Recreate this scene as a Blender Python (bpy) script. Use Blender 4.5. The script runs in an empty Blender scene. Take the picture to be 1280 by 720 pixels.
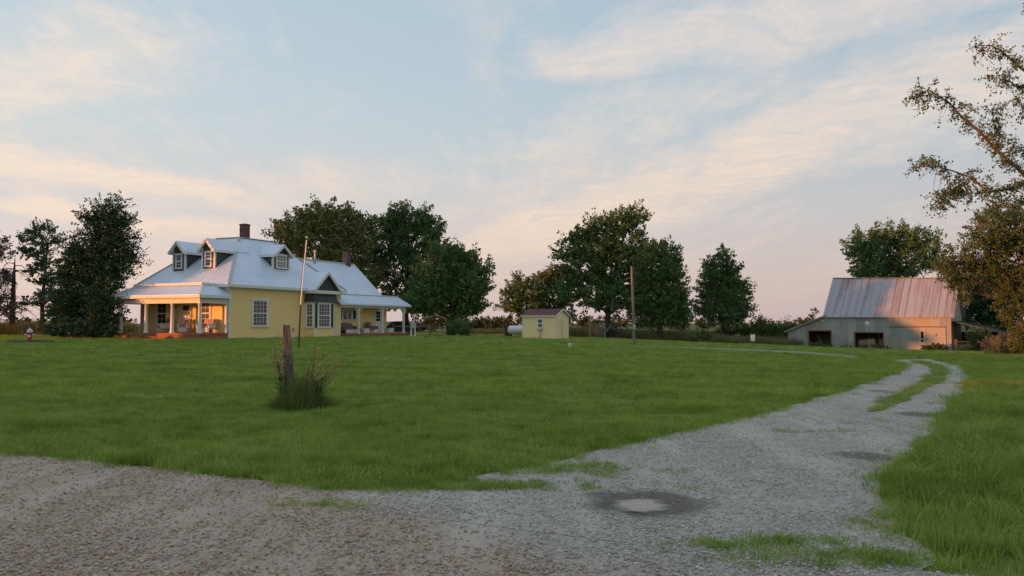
import bpy, bmesh, math, random
import numpy as np
from mathutils import Vector, Matrix, Quaternion
R = math.radians
random.seed(7); rng = np.random.default_rng(7)
sc = bpy.context.scene
col = sc.collection

# ------------------------------------------------------------------ camera model
F = 1033.0; HOR = 404.0; CAMZ = 1.6
PITCH = math.atan((HOR - 360) / F)
CAM = Vector((0, 0, CAMZ))
def ray(px, py):
    cx, cy = (px - 640) / F, (360 - py) / F
    return Vector((cx, math.cos(PITCH) - cy * math.sin(PITCH), math.sin(PITCH) + cy * math.cos(PITCH)))
def P(px, py, D):
    d = ray(px, py); return CAM + d * (D / d.y)

# ------------------------------------------------------------------ terrain
CP = np.array([
 (-20,60,.50),(-28,66,.52),(-14,73,.50),(-8,80,.42),(-28,50,.45),(-33,62,.5),
 (2.4,75,.26),(5,74,.22),(10,66,-.125),(21,72,-.21),(35,92,-1.07),(41,87,-1.35),(31.4,94.5,-.98),(45,84,-1.4),(36,82,-1.12),
 (0,6,0),(-6,10,0),(0,15,0),(5,10,0),(-3,13,0),(-12,22,.08),(0,25,.0),(10,20,0),(12,28,-.08),(20,42,-.38),(25,65,-.73),(16,30,-.12),
 (-11,42,.3),(0,50,.15),(12,50,-.15),(-25,35,.25),(6,3,0),(-6,3,0),(0,-8,0),
 (0,110,.2),(20,110,-.25),(-60,90,.5),(-45,72,.5),(60,120,-.5),(0,200,0),(120,200,0),(-120,200,.3),(-60,30,.2),(60,30,-.2),(0,-60,0),(0,500,0),(300,500,0),(-300,500,0)], float)
def sstep(a, b, x):
    t = np.clip((x - a) / (b - a), 0, 1); return t * t * (3 - 2 * t)
def tz(x, y):
    x = np.asarray(x, float); y = np.asarray(y, float)
    num = np.zeros(np.broadcast(x, y).shape); den = num.copy()
    s2 = (4 + .08 * np.hypot(x, y)) ** 2
    for a, b, c in CP:
        w = 1 / ((x - a) ** 2 + (y - b) ** 2 + s2) ** 2
        num = num + w * c; den = den + w
    z = num / den
    # unseen west bank added to shade the lawn, dipped to keep the post lit
    z = z + (4.3 - .95 * np.exp(-((y + 7.4) / 2.4) ** 4)) * sstep(-44, -52, x) * sstep(-64, -56, x) * sstep(46.5, 41, y)
    # little verge between the road and the lawn, slight unevenness
    z = z + .02 * np.sin(x * .9 + y * .35) * np.sin(y * .7 - x * .3) * sstep(14, 20, y) * sstep(60, 40, y)
    return z
def tzf(x, y): return float(tz(x, y))
def at(px, py):
    d = ray(px, py); t = 2.0; prev = t
    while t < 600:
        p = CAM + d * t
        if p.z < tzf(p.x, p.y): break
        prev = t; t *= 1.03
    lo, hi = prev, t
    for _ in range(20):
        m = (lo + hi) / 2; p = CAM + d * m
        if p.z < tzf(p.x, p.y): hi = m
        else: lo = m
    p = CAM + d * hi
    return Vector((p.x, p.y, tzf(p.x, p.y)))
def ground_at(px, D):
    x = (px - 640) / F * D
    return Vector((x, D, tzf(x, D)))

# ------------------------------------------------------------------ object helpers
def tag(o, label=None, cat=None, group=None, kind=None):
    if label: o['label'] = label
    if cat: o['category'] = cat
    if group: o['group'] = group
    if kind: o['kind'] = kind
    return o
def thing(name, label, cat, loc, rz=0, group=None):
    o = bpy.data.objects.new(name, None); col.objects.link(o)
    o.empty_display_size = .2
    o.location = loc; o.rotation_euler = (0, 0, rz)
    return tag(o, label, cat, group)
def copy_tree(o, parent=None):
    c = o.copy(); col.objects.link(c); c.parent = parent
    for ch in list(o.children): copy_tree(ch, c)
    return c
def link_mesh(name, me, mat, parent=None):
    o = bpy.data.objects.new(name, me); col.objects.link(o)
    if mat: me.materials.append(mat)
    if parent: o.parent = parent
    return o

class MB:
    def __init__(s, k=1.0): s.v = []; s.f = []; s.k = k; s.sm = []
    def add(s, vs, fs, smooth=False):
        n = len(s.v); s.v += [tuple(v) for v in vs]; s.f += [tuple(i + n for i in f) for f in fs]; s.sm += [smooth] * len(fs)
        return s
    def par(s, o, a, b, c):      # parallelepiped from a corner and three edges
        o, a, b, c = map(Vector, (o, a, b, c))
        if a.cross(b).dot(c) < 0: a, b = b, a
        vs = [o, o + a, o + a + b, o + b, o + c, o + a + c, o + a + b + c, o + b + c]
        return s.add(vs, [(3, 2, 1, 0), (4, 5, 6, 7), (0, 1, 5, 4), (1, 2, 6, 5), (2, 3, 7, 6), (3, 0, 4, 7)])
    def box(s, x0, x1, y0, y1, z0, z1):
        return s.par((x0, y0, z0), (x1 - x0, 0, 0), (0, y1 - y0, 0), (0, 0, z1 - z0))
    def bar(s, p, q, w, h, up=(0, 0, 1)):
        p, q = Vector(p), Vector(q); d = (q - p); L = d.normalized()
        u = Vector(up); sd = L.cross(u)
        if sd.length < 1e-4: sd = L.cross(Vector((1, 0, 0)))
        sd.normalize(); u = sd.cross(L)
        return s.par(p - sd * w / 2 - u * h / 2, d, sd * w, u * h)
    def slab(s, poly, th):       # polygon pushed down by th
        poly = [Vector(p) for p in poly]; n = len(poly); dn = Vector((0, 0, -th))
        nn = sum(((poly[i] - poly[0]).cross(poly[(i + 1) % n] - poly[0]) for i in range(n)), Vector())
        if nn.z < 0: poly.reverse()
        vs = poly + [p + dn for p in poly]
        fs = [tuple(range(n)), tuple(reversed(range(n, 2 * n)))] + [(i, i + n, (i + 1) % n + n, (i + 1) % n) for i in range(n)]
        return s.add(vs, fs)
    def prism(s, poly2, z0, z1):
        n = len(poly2); ar = sum(poly2[i][0] * poly2[(i + 1) % n][1] - poly2[(i + 1) % n][0] * poly2[i][1] for i in range(n))
        if ar < 0: poly2 = list(reversed(poly2))
        vs = [(x, y, z0) for x, y in poly2] + [(x, y, z1) for x, y in poly2]
        fs = [tuple(reversed(range(n))), tuple(range(n, 2 * n))] + [(i, (i + 1) % n, (i + 1) % n + n, i + n) for i in range(n)]
        return s.add(vs, fs)
    def roof(s, poly, th, along, gap=.40, rw=.04, rh=.02):
        poly = [Vector(p) for p in poly]; s.slab(poly, th)
        h = Vector(along).normalized(); n = len(poly)
        nn = sum(((poly[i] - poly[0]).cross(poly[(i + 1) % n] - poly[0]) for i in range(n)), Vector()).normalized()
        if nn.z < 0: nn = -nn
        sl = nn.cross(h).normalized(); c = poly[0]
        q = [((p - c).dot(h), (p - c).dot(sl)) for p in poly]
        a0, a1 = min(t[0] for t in q), max(t[0] for t in q)
        a = a0 + gap * .5
        while a < a1:
            xs = []
            for i in range(n):
                (x0, y0), (x1, y1) = q[i], q[(i + 1) % n]
                if (x0 - a) * (x1 - a) < 0: xs.append(y0 + (y1 - y0) * (a - x0) / (x1 - x0))
            if len(xs) >= 2 and max(xs) - min(xs) > .15:
                p0 = c + h * (a - rw / 2) + sl * (min(xs) + .01); 
                s.par(p0, h * rw, sl * (max(xs) - min(xs) - .02), nn * rh)
            a += gap
        return s
    def tube(s, pts, rad, n=8, cap=True, smooth=True):
        pts = [Vector(p) for p in pts]
        if not hasattr(rad, '__len__'): rad = [rad] * len(pts)
        vs = []; fs = []; prev = None
        for i, p in enumerate(pts):
            d = (pts[min(i + 1, len(pts) - 1)] - pts[max(i - 1, 0)]).normalized()
            if prev is None:
                sd = d.cross(Vector((0, 0, 1)))
                if sd.length < 1e-3: sd = Vector((1, 0, 0))
            else: sd = prev - d * prev.dot(d)
            sd.normalize(); prev = sd; u = d.cross(sd)
            for k in range(n):
                a = 2 * math.pi * k / n; vs.append(p + (sd * math.cos(a) + u * math.sin(a)) * rad[i])
        for i in range(len(pts) - 1):
            for k in range(n):
                fs.append((i * n + k, i * n + (k + 1) % n, (i + 1) * n + (k + 1) % n, (i + 1) * n + k))
        if cap:
            fs.append(tuple(reversed(range(n)))); fs.append(tuple(range(len(vs) - n, len(vs))))
        return s.add(vs, fs, smooth)
    def lathe(s, prof, c=(0, 0, 0), n=16):   # profile of (radius, z)
        pts = [Vector(c) + Vector((0, 0, z)) for r, z in prof]
        vs = []; fs = []
        for r, z in prof:
            for k in range(n):
                a = 2 * math.pi * k / n; vs.append((c[0] + r * math.cos(a), c[1] + r * math.sin(a), c[2] + z))
        for i in range(len(prof) - 1):
            for k in range(n): fs.append((i * n + k, i * n + (k + 1) % n, (i + 1) * n + (k + 1) % n, (i + 1) * n + k))
        fs.append(tuple(reversed(range(n)))); fs.append(tuple(range(len(vs) - n, len(vs))))
        return s.add(vs, fs, True)
    def build(s, name, mat, parent=None):
        me = bpy.data.meshes.new(name); k = s.k
        me.from_pydata([(x * k, y * k, z * k) for x, y, z in s.v], [], s.f)
        me.polygons.foreach_set('use_smooth', s.sm)
        bm = bmesh.new(); bm.from_mesh(me); bmesh.ops.recalc_face_normals(bm, faces=bm.faces); bm.to_mesh(me); bm.free()
        if any(s.sm):
            try: me.set_sharp_from_angle(angle=R(40))
            except Exception: pass
        return link_mesh(name, me, mat, parent)

def fast_mesh(name, verts, quads, attrs=None):
    me = bpy.data.meshes.new(name); nv, nf = len(verts), len(quads)
    k = quads.shape[1] if nf else 4
    me.vertices.add(nv); me.vertices.foreach_set('co', np.asarray(verts, np.float32).ravel())
    if nf:
        me.loops.add(nf * k); me.loops.foreach_set('vertex_index', np.asarray(quads, np.int32).ravel())
        me.polygons.add(nf); me.polygons.foreach_set('loop_start', np.arange(nf, dtype=np.int32) * k)
        me.polygons.foreach_set('loop_total', np.full(nf, k, np.int32))
    for nm_, dom, ty, data in attrs or []:
        a = me.attributes.new(nm_, ty, dom)
        a.data.foreach_set('vector' if ty == 'FLOAT_VECTOR' else 'value', np.asarray(data).ravel())
    me.update(calc_edges=True); return me

# ------------------------------------------------------------------ materials
class N:
    def __init__(s, tree): s.t = tree; s.n = tree.nodes; s.l = tree.links
    def __call__(s, kind, ins=None, **props):
        nd = s.n.new(kind)
        for k, v in props.items(): setattr(nd, k, v)
        for k, v in (ins or {}).items():
            sock = nd.inputs[k]
            if isinstance(v, bpy.types.NodeSocket): s.l.new(v, sock)
            else: sock.default_value = v
        return nd
    def math(s, op, a, b=0.0, clamp=False):
        return s('ShaderNodeMath', {0: a, 1: b}, operation=op, use_clamp=clamp).outputs[0]
    def mix(s, fac, a, b, blend='MIX'):
        m = s('ShaderNodeMix', data_type='RGBA', blend_type=blend)
        for i, v in ((0, fac), (6, a), (7, b)):
            if isinstance(v, bpy.types.NodeSocket): s.l.new(v, m.inputs[i])
            else: m.inputs[i].default_value = v if i == 0 else (tuple(v) + (1,))[:4]
        return m.outputs[2]
    def ramp(s, fac, stops, interp='LINEAR'):
        r = s('ShaderNodeValToRGB', {0: fac}); e = r.color_ramp.elements; r.color_ramp.interpolation = interp
        while len(e) < len(stops): e.new(.5)
        for el, (p, c) in zip(e, stops):
            el.position = p; el.color = (tuple(c) + (1,))[:4] if hasattr(c, '__len__') else (c, c, c, 1)
        return r.outputs[0]
    def noise(s, vec, scale, detail=4, rough=.55, dist=0):
        return s('ShaderNodeTexNoise', {'Vector': vec, 'Scale': scale, 'Detail': detail, 'Roughness': rough, 'Distortion': dist}).outputs[0]
    def mapping(s, vec, loc=(0, 0, 0), rot=(0, 0, 0), scale=(1, 1, 1)):
        return s('ShaderNodeMapping', {'Vector': vec, 'Location': loc, 'Rotation': rot, 'Scale': scale}).outputs[0]
def new_mat(name):
    m = bpy.data.materials.new(name); m.use_nodes = True; m.node_tree.nodes.clear()
    n = N(m.node_tree); out = n('ShaderNodeOutputMaterial'); b = n('ShaderNodeBsdfPrincipled'); n.l.new(b.outputs[0], out.inputs[0])
    return m, n, b, out
def setc(n, b, sock, v):
    if isinstance(v, bpy.types.NodeSocket): n.l.new(v, b.inputs[sock])
    else: b.inputs[sock].default_value = v
def plain(name, c, c2=None, scale=6, rough=.7, metal=0, bump=0, bscale=40, stretch=(1, 1, 1), spec=.4):
    m, n, b, out = new_mat(name); tc = n('ShaderNodeTexCoord').outputs['Object']; v = n.mapping(tc, scale=stretch)
    if c2 is not None:
        f = n.ramp(n.noise(v, scale, 6, .65), [(.3, 0.), (.7, 1.)]); setc(n, b, 'Base Color', n.mix(f, c, c2))
    else: b.inputs['Base Color'].default_value = (*c, 1)
    b.inputs['Roughness'].default_value = rough; b.inputs['Metallic'].default_value = metal
    b.inputs['Specular IOR Level'].default_value = spec
    if bump:
        bp = n('ShaderNodeBump', {'Height': n.noise(v, bscale, 4), 'Strength': bump, 'Distance': .02}); n.l.new(bp.outputs[0], b.inputs['Normal'])
    return m
M = {}
M['white'] = plain('white_paint', (.74, .73, .69), (.62, .61, .57), 5, .55)
M['white_wicker'] = plain('white_wicker', (.7, .69, .66), (.5, .49, .46), 40, .7, bump=.6, bscale=60)
M['green_paint'] = plain('dark_green_paint', (.035, .05, .042), (.05, .066, .052), 8, .6)
M['shutter'] = plain('shutter_green', (.02, .045, .04), None, rough=.5)
M['wood_deck'] = plain('red_deck_boards', (.40, .135, .065), (.27, .09, .05), 3, .75, stretch=(1, 8, 1))
M['wood_dark'] = plain('dark_deck_boards', (.10, .055, .04), (.06, .035, .03), 4, .85)
M['wood_grey'] = plain('weathered_wood', (.26, .22, .18), (.14, .12, .10), 7, .85, stretch=(5, 5, .6), bump=.5)
M['post_wood'] = plain('old_post_wood', (.19, .155, .13), (.045, .038, .033), 9, .9, stretch=(3, 3, .5), bump=.9, bscale=20)
M['wood_brown'] = plain('brown_board', (.24, .14, .08), (.15, .09, .055), 6, .8, stretch=(4, 4, .7))
M['rust_pipe'] = plain('rusty_pipe', (.17, .055, .03), (.08, .03, .02), 9, .8)
M['white_pipe'] = plain('white_flagpole_paint', (.84, .83, .82), (.74, .70, .67), 3, .4)
M['glass'] = plain('window_glass', (.03, .035, .04), None, rough=.02, spec=.5)
M['glass_tan'] = plain('glass_over_tan_blind', (.34, .27, .17), (.22, .18, .13), 2.2, .22)
M['glass_drape'] = plain('glass_over_drape', (.17, .15, .14), (.07, .065, .065), 3, .2)
M['cushion'] = plain('patterned_cushion', (.36, .17, .13), (.10, .08, .09), 7, .9)
M['cushion_pale'] = plain('pale_floral_cushion', (.55, .40, .30), (.38, .16, .11), 8, .9)
M['wicker_brown'] = plain('tan_wicker', (.30, .23, .17), (.17, .13, .10), 30, .8, bump=.5, bscale=70)
M['red'] = plain('red_hydrant_paint', (.50, .045, .03), (.36, .03, .025), 9, .5)
M['silver'] = plain('silver_paint', (.55, .54, .54), (.42, .41, .41), 12, .4)
M['mulch'] = plain('dark_mulch', (.075, .035, .025), (.035, .018, .015), 9, .95, bump=.8, bscale=15)
M['shingle'] = plain('dark_red_shingle', (.15, .055, .045), (.09, .04, .035), 14, .9, bump=.4)
M['tank'] = plain('white_tank_paint', (.72, .72, .72), (.6, .6, .58), 3, .35)
M['black'] = plain('dark_opening', (.012, .012, .013), None, rough=.9, spec=.1)
M['dirt'] = plain('barn_dirt', (.10, .075, .055), (.06, .045, .035), 3, .95)
M['car'] = plain('dark_car_paint', (.016, .02, .026), None, rough=.3)
M['tyre'] = plain('tyre_rubber', (.02, .02, .02), None, rough=.8)
M['straw'] = plain('straw', (.38, .27, .15), (.25, .17, .09), 20, .9, bump=.6)
M['cardboard'] = plain('faded_crate', (.34, .27, .21), (.22, .17, .14), 4, .85)
M['tarp'] = plain('green_tarp', (.02, .075, .065), (.014, .045, .04), 4, .6, bump=.5, bscale=6)
M['galv'] = plain('galvanised_metal', (.42, .44, .45), (.30, .32, .33), 5, .5, .4)
M['sign'] = plain('white_sign_face', (.8, .8, .8), (.66, .66, .66), 6, .5)
M['darkroof'] = plain('dark_metal_roof', (.11, .12, .14), (.07, .075, .09), 4, .5, .2)
M['bark'] = plain('bark', (.085, .06, .045), (.04, .03, .024), 8, .95, stretch=(2, 2, .5), bump=.8, bscale=14)
M['bark_red'] = plain('reddish_bark', (.17, .09, .06), (.09, .055, .04), 10, .9, stretch=(2, 2, .5), bump=.6, bscale=20)
M['bark_dead'] = plain('dead_grey_bark', (.09, .07, .06), (.045, .036, .032), 8, .95, stretch=(2, 2, .5), bump=.8)

def brick_mat():
    m, n, b, out = new_mat('red_brick'); tc = n('ShaderNodeTexCoord').outputs['Object']
    v = n.mapping(tc, rot=(R(90), 0, 0)); 
    geo = n('ShaderNodeNewGeometry')
    br = n('ShaderNodeTexBrick', {'Vector': v, 'Color1': (.15, .05, .042, 1), 'Color2': (.08, .035, .034, 1), 'Mortar': (.16, .13, .12, 1), 'Scale': 4.5, 'Mortar Size': .03})
    f = n.noise(tc, 4, 5); setc(n, b, 'Base Color', n.mix(n.ramp(f, [(.4, 0.), (.75, .7)]), br.outputs[0], (.04, .03, .03))); b.inputs['Roughness'].default_value = .9
    return m
M['brick'] = brick_mat()
def siding_mat(name, c, c2, board=.125, k=1.0):
    m, n, b, out = new_mat(name); tc = n('ShaderNodeTexCoord').outputs['Object']
    z = n('ShaderNodeSeparateXYZ', {0: tc}).outputs[2]
    saw = n.math('FRACT', n.math('DIVIDE', z, board))
    f = n.ramp(n.noise(n.mapping(tc, scale=(1, 1, 3)), 1.6, 6, .6), [(.3, 0.), (.7, 1.)])
    base = n.mix(f, c, c2)
    seam = n.ramp(saw, [(0., 1.), (.05, 1.), (.11, 0.)])
    setc(n, b, 'Base Color', n.mix(n.math('MULTIPLY', seam, .4), base, tuple(x * .45 for x in c)))
    bp = n('ShaderNodeBump', {'Height': n.math('SUBTRACT', 1.0, saw), 'Strength': .8, 'Distance': .018}); n.l.new(bp.outputs[0], b.inputs['Normal'])
    b.inputs['Roughness'].default_value = .6
    return m
M['siding'] = siding_mat('yellow_lap_siding', (.86, .64, .255), (.80, .59, .235))
M['siding_shed'] = siding_mat('yellow_shed_panel', (.88, .69, .34), (.82, .63, .31), .2)
def metalroof(name, c, c2, rough, metal):
    m, n, b, out = new_mat(name); tc = n('ShaderNodeTexCoord').outputs['Object']
    f = n.ramp(n.noise(tc, .5, 5, .6), [(.35, 0.), (.7, 1.)])
    setc(n, b, 'Base Color', n.mix(f, c, c2)); b.inputs['Metallic'].default_value = metal
    setc(n, b, 'Roughness', n.math('MULTIPLY_ADD', n.noise(tc, 2.2, 3), .25)); b.inputs['Roughness'].default_value = rough
    nd = b.inputs['Roughness'].links[0].from_node; nd.inputs[2].default_value = rough - .12
    return m
M['roof'] = metalroof('pale_metal_roof', (.66, .72, .80), (.58, .65, .73), .45, .3)
def barn_roof_mat():
    m, n, b, out = new_mat('rusting_tin_roof'); tc = n('ShaderNodeTexCoord').outputs['Object']
    x = n('ShaderNodeSeparateXYZ', {0: tc}).outputs[0]
    st = n.noise(n.mapping(tc, scale=(2.4, .12, .12)), 1, 5, .7)          # streaks down the sheets
    cell = n('ShaderNodeTexVoronoi', {'Vector': n.mapping(tc, scale=(1.35, .28, .0)), 'Scale': 1.0, 'Randomness': .55}, distance='CHEBYCHEV')
    shr = n('ShaderNodeSeparateColor', {0: cell.outputs['Color']}).outputs[0]
    east = n.ramp(n.math('DIVIDE', x, 12.5), [(.05, .18), (.5, .34), (.8, .48), (1., .62)])
    a = n.math('ADD', n.math('ADD', n.math('MULTIPLY', st, .75), n.math('MULTIPLY', shr, .3)), n.math('MULTIPLY', east, .42))
    f = n.ramp(a, [(.64, 0.), (.84, .6), (1., .9)])
    fine = n.noise(n.mapping(tc, scale=(6, 1.5, 1.5)), 2, 6, .7)
    grey = n.mix(n.ramp(fine, [(.3, 0.), (.75, 1.)]), (.40, .39, .42), (.27, .26, .28))
    rust = n.mix(n.ramp(fine, [(.35, 0.), (.7, 1.)]), (.26, .135, .10), (.17, .08, .06))
    setc(n, b, 'Base Color', n.mix(f, grey, rust)); b.inputs['Roughness'].default_value = .62
    lap = n.math('FRACT', n.math('MULTIPLY', x, 1.5))
    wave = n.math('SINE', n.math('MULTIPLY', x, 62.0))
    bp = n('ShaderNodeBump', {'Height': n.math('ADD', wave, n.math('MULTIPLY', n.ramp(lap, [(0., 1.), (.06, 0.)]), 2.0)), 'Strength': .5, 'Distance': .01}); n.l.new(bp.outputs[0], b.inputs['Normal'])
    return m
M['barnroof'] = barn_roof_mat()
def barn_wall_mat():
    m, n, b, out = new_mat('weathered_tin_wall'); tc = n('ShaderNodeTexCoord').outputs['Object']
    sh = n('ShaderNodeTexVoronoi', {'Vector': n.mapping(tc, loc=(.3, 0, .2), scale=(1.1, .1, .42)), 'Scale': 1.0, 'Randomness': .4}, distance='CHEBYCHEV')
    s = n('ShaderNodeSeparateColor', {0: sh.outputs['Color']}).outputs
    base = n.mix(s[0], (.205, .23, .23), (.33, .345, .335))
    base = n.mix(n.math('MULTIPLY', n.ramp(s[1], [(.74, 0.), (.82, 1.)]), .5), base, (.30, .22, .16))
    st = n.noise(n.mapping(tc, scale=(3.5, 3.5, .35)), 1.2, 6, .7)
    base = n.mix(n.ramp(st, [(.48, 0.), (.75, .6)]), base, (.17, .13, .105))
    setc(n, b, 'Base Color', base); b.inputs['Roughness'].default_value = .55; b.inputs['Metallic'].default_value = .1
    x = n('ShaderNodeSeparateXYZ', {0: tc}).outputs[0]
    bp = n('ShaderNodeBump', {'Height': n.math('SINE', n.math('MULTIPLY', x, 42.0)), 'Strength': .35, 'Distance': .012}); n.l.new(bp.outputs[0], b.inputs['Normal'])
    return m
M['barnwall'] = barn_wall_mat()
M['barndoor'] = plain('board_door', (.44, .40, .35), (.31, .28, .24), 5, .8, stretch=(4, 4, .5), bump=.4)

def leaf_mat(name, dark, light, trans=.13, third=None):
    m = bpy.data.materials.new(name); m.use_nodes = True; m.node_tree.nodes.clear(); n = N(m.node_tree)
    out = n('ShaderNodeOutputMaterial'); a = n('ShaderNodeAttribute', attribute_name='tint')
    stops = [(.1, dark), (.85, light)] + ([(1., third)] if third else [])
    c = n.ramp(a.outputs['Fac'], stops)
    d = n('ShaderNodeBsdfDiffuse', {'Color': c, 'Roughness': .6}); t = n('ShaderNodeBsdfTranslucent', {'Color': c})
    g = n('ShaderNodeBsdfGlossy', {'Color': (1, 1, 1, 1), 'Roughness': .5})
    mx = n('ShaderNodeMixShader', {0: trans, 1: d.outputs[0], 2: t.outputs[0]}); m2 = n('ShaderNodeMixShader', {0: .025, 1: mx.outputs[0], 2: g.outputs[0]})
    n.l.new(m2.outputs[0], out.inputs[0]); return m
M['leaf_maple'] = leaf_mat('maple_leaf', (0.054, 0.106, 0.033), (0.132, 0.225, 0.075))
M['leaf_olive'] = leaf_mat('olive_leaf', (0.094, 0.119, 0.037), (0.213, 0.231, 0.081))
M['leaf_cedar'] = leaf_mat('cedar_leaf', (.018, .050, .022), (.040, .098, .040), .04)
M['leaf_pine'] = leaf_mat('pine_leaf', (0.062, 0.106, 0.050), (0.150, 0.206, 0.094), .2)
M['leaf_mauve'] = leaf_mat('mauve_leaf', (.085, .07, .06), (.16, .125, .105))
M['leaf_elm'] = leaf_mat('elm_leaf', (.042, .09, .034), (.105, .185, .075), .22)
M['leaf_gold'] = leaf_mat('golden_leaf', (.052, .082, .026), (.115, .155, .052), .2, (.30, .26, .06))
M['leaf_weed'] = leaf_mat('weed_leaf', (0.056, 0.106, 0.025), (0.150, 0.200, 0.056), .3)
M['leaf_dry'] = leaf_mat('dry_seed_head', (.34, .22, .12), (.55, .40, .23), .3)
M['leaf_hedge'] = leaf_mat('hedge_leaf', (0.062, 0.088, 0.031), (0.138, 0.150, 0.056), .3, (.16, .11, .06))

# ground materials -----------------------------------------------------------
def ground_mat():
    m, n, b, out = new_mat('lawn_turf'); pos = n('ShaderNodeNewGeometry').outputs['Position']
    fine = n.noise(n.mapping(pos, scale=(1, .6, 1)), 9, 8, .7)
    mid = n.noise(n.mapping(pos, rot=(0, 0, .5), scale=(.35, .35, 0)), .8, 5, .6)
    big = n.noise(pos, .05, 3)
    c = n.mix(n.ramp(fine, [(.3, 0.), (.7, 1.)]), (.085, .12, .024), (.18, .225, .05))
    c = n.mix(n.ramp(mid, [(.4, 0.), (.72, .6)]), c, (.23, .26, .07))
    sx = n('ShaderNodeSeparateXYZ', {0: pos}).outputs
    row = n.math('SINE', n.math('MULTIPLY', n.math('ADD', n.math('ADD', sx[1], n.math('MULTIPLY', sx[0], .12)), n.math('MULTIPLY', mid, 1.5)), 1.9))
    c = n.mix(n.ramp(n.math('MULTIPLY_ADD', row, .5), [(.4, 0.), (.9, .28)]), c, (.25, .28, .07)); 
    b.inputs['Specular IOR Level'].default_value = .15
    far = n.ramp(n.math('DIVIDE', sx[1], 400.), [(.28, 0.), (.5, 1.)])
    c = n.mix(far, c, n.mix(big, (.12, .12, .05), (.09, .12, .04)))
    setc(n, b, 'Base Color', c); b.inputs['Roughness'].default_value = .9
    bp = n('ShaderNodeBump', {'Height': n.math('ADD', fine, mid), 'Strength': .7, 'Distance': .08}); n.l.new(bp.outputs[0], b.inputs['Normal'])
    return m
POTHOLES = []     # (x, y, rx, ry, rot, depth of colour)
def gravel_mat(name, brown):
    m, n, b, out = new_mat(name); pos = n('ShaderNodeNewGeometry').outputs['Position']
    cols = []; hs = []
    for sc_ in (34., 60.):
        v = n('ShaderNodeTexVoronoi', {'Vector': n.mapping(pos, scale=(1, 1, .5)), 'Scale': sc_, 'Randomness': 1.0})
        s = n('ShaderNodeSeparateColor', {0: v.outputs['Color']}).outputs
        grey = n.ramp(s[0], [(0., (.20, .18, .155)), (.35, (.33, .30, .26)), (.8, (.44, .405, .35)), (1., (.57, .53, .465))])
        tan = n.ramp(s[2], [(0., (.20, .14, .11)), (.5, (.39, .285, .19)), (.85, (.47, .32, .185)), (1., (.50, .43, .34))])
        cols.append((grey, tan, s[1])); hs.append(v.outputs['Distance'])
    big = n.noise(pos, .55, 4, .6); mid = n.noise(n.mapping(pos, loc=(3, 7, 0)), 2.2, 5, .6)
    sel = n.ramp(n.noise(n.mapping(pos, loc=(9, 1, 0)), 6, 3), [(.45, 0.), (.55, 1.)])
    # brown stone belongs to the road, grey limestone to the driveway; they mingle along a ragged line
    sp = n('ShaderNodeSeparateXYZ', {0: pos}).outputs
    la, lb_ = at(450, 612), at(800, 722); nx, ny = -(lb_.y - la.y), (lb_.x - la.x); nl = math.hypot(nx, ny)
    dist = n.math('ADD', n.math('ADD', n.math('MULTIPLY', sp[0], nx / nl), n.math('MULTIPLY', sp[1], ny / nl)), -(la.x * nx + la.y * ny) / nl)
    dist = n.math('ADD', dist, n.math('MULTIPLY', n.math('SUBTRACT', big, .5), 1.6))
    brownness = n.math('ADD', n.ramp(n.math('MULTIPLY_ADD', dist, .5), [(.2, .80), (.62, .06)]), n.math('MULTIPLY', n.math('SUBTRACT', mid, .5), .5))
    cc = []
    for grey, tan, s1 in cols:
        thr = brownness
        pick = n.math('LESS_THAN', s1, thr)
        cc.append(n.mix(pick, grey, tan))
    stone = n.mix(sel, cc[0], cc[1])
    dust = n.mix(brownness, (.44, .405, .35), (.43, .345, .26))
    trk = n.ramp(n.noise(n.mapping(pos, rot=(0, 0, R(32)), scale=(1.5, .16, 1)), 1.0, 4, .6), [(.42, 0.), (.62, .75)])
    dm = n.math('MAXIMUM', n.ramp(mid, [(.42, 0.), (.72, .75)]), trk)
    c = n.mix(dm, stone, dust)
    if True:
        rust = n.ramp(n.noise(n.mapping(pos, loc=(5, 2, 0), scale=(1, 1.6, 1)), .75, 3), [(.66, 0.), (.76, .5)])
        c = n.mix(rust, c, (.40, .27, .18))
    h = n.math('MULTIPLY', n.math('SUBTRACT', 1.0, hs[0]), n.math('SUBTRACT', 1.0, dm))
    rough = .9
    if POTHOLES:
        tot = None
        for (x, y, rx, ry, ro, dep) in POTHOLES:
            q = n.mapping(pos, loc=(-x, -y, 0)); q = n.mapping(q, rot=(0, 0, -ro)); q = n.mapping(q, scale=(1 / rx, 1 / ry, 0))
            d = n('ShaderNodeVectorMath', {0: q}, operation='LENGTH').outputs['Value']
            d = n.math('ADD', d, n.math('MULTIPLY', n.math('SUBTRACT', n.noise(pos, 2.6, 6, .68), .5), 1.15))
            w = n.math('MULTIPLY', n.ramp(d, [(.60, 1.), (.98, 0.)]), dep)
            tot = w if tot is None else n.math('MAXIMUM', tot, w)
        c = n.mix(tot, c, n.mix(1.0, c, (.17, .155, .14), 'MULTIPLY'))
        rough = n.math('SUBTRACT', .9, n.math('MULTIPLY', tot, .42))
    setc(n, b, 'Base Color', c); setc(n, b, 'Roughness', rough); b.inputs['Specular IOR Level'].default_value = .3
    bp = n('ShaderNodeBump', {'Height': h, 'Strength': 1.0, 'Distance': .03}); n.l.new(bp.outputs[0], b.inputs['Normal'])
    return m

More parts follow.
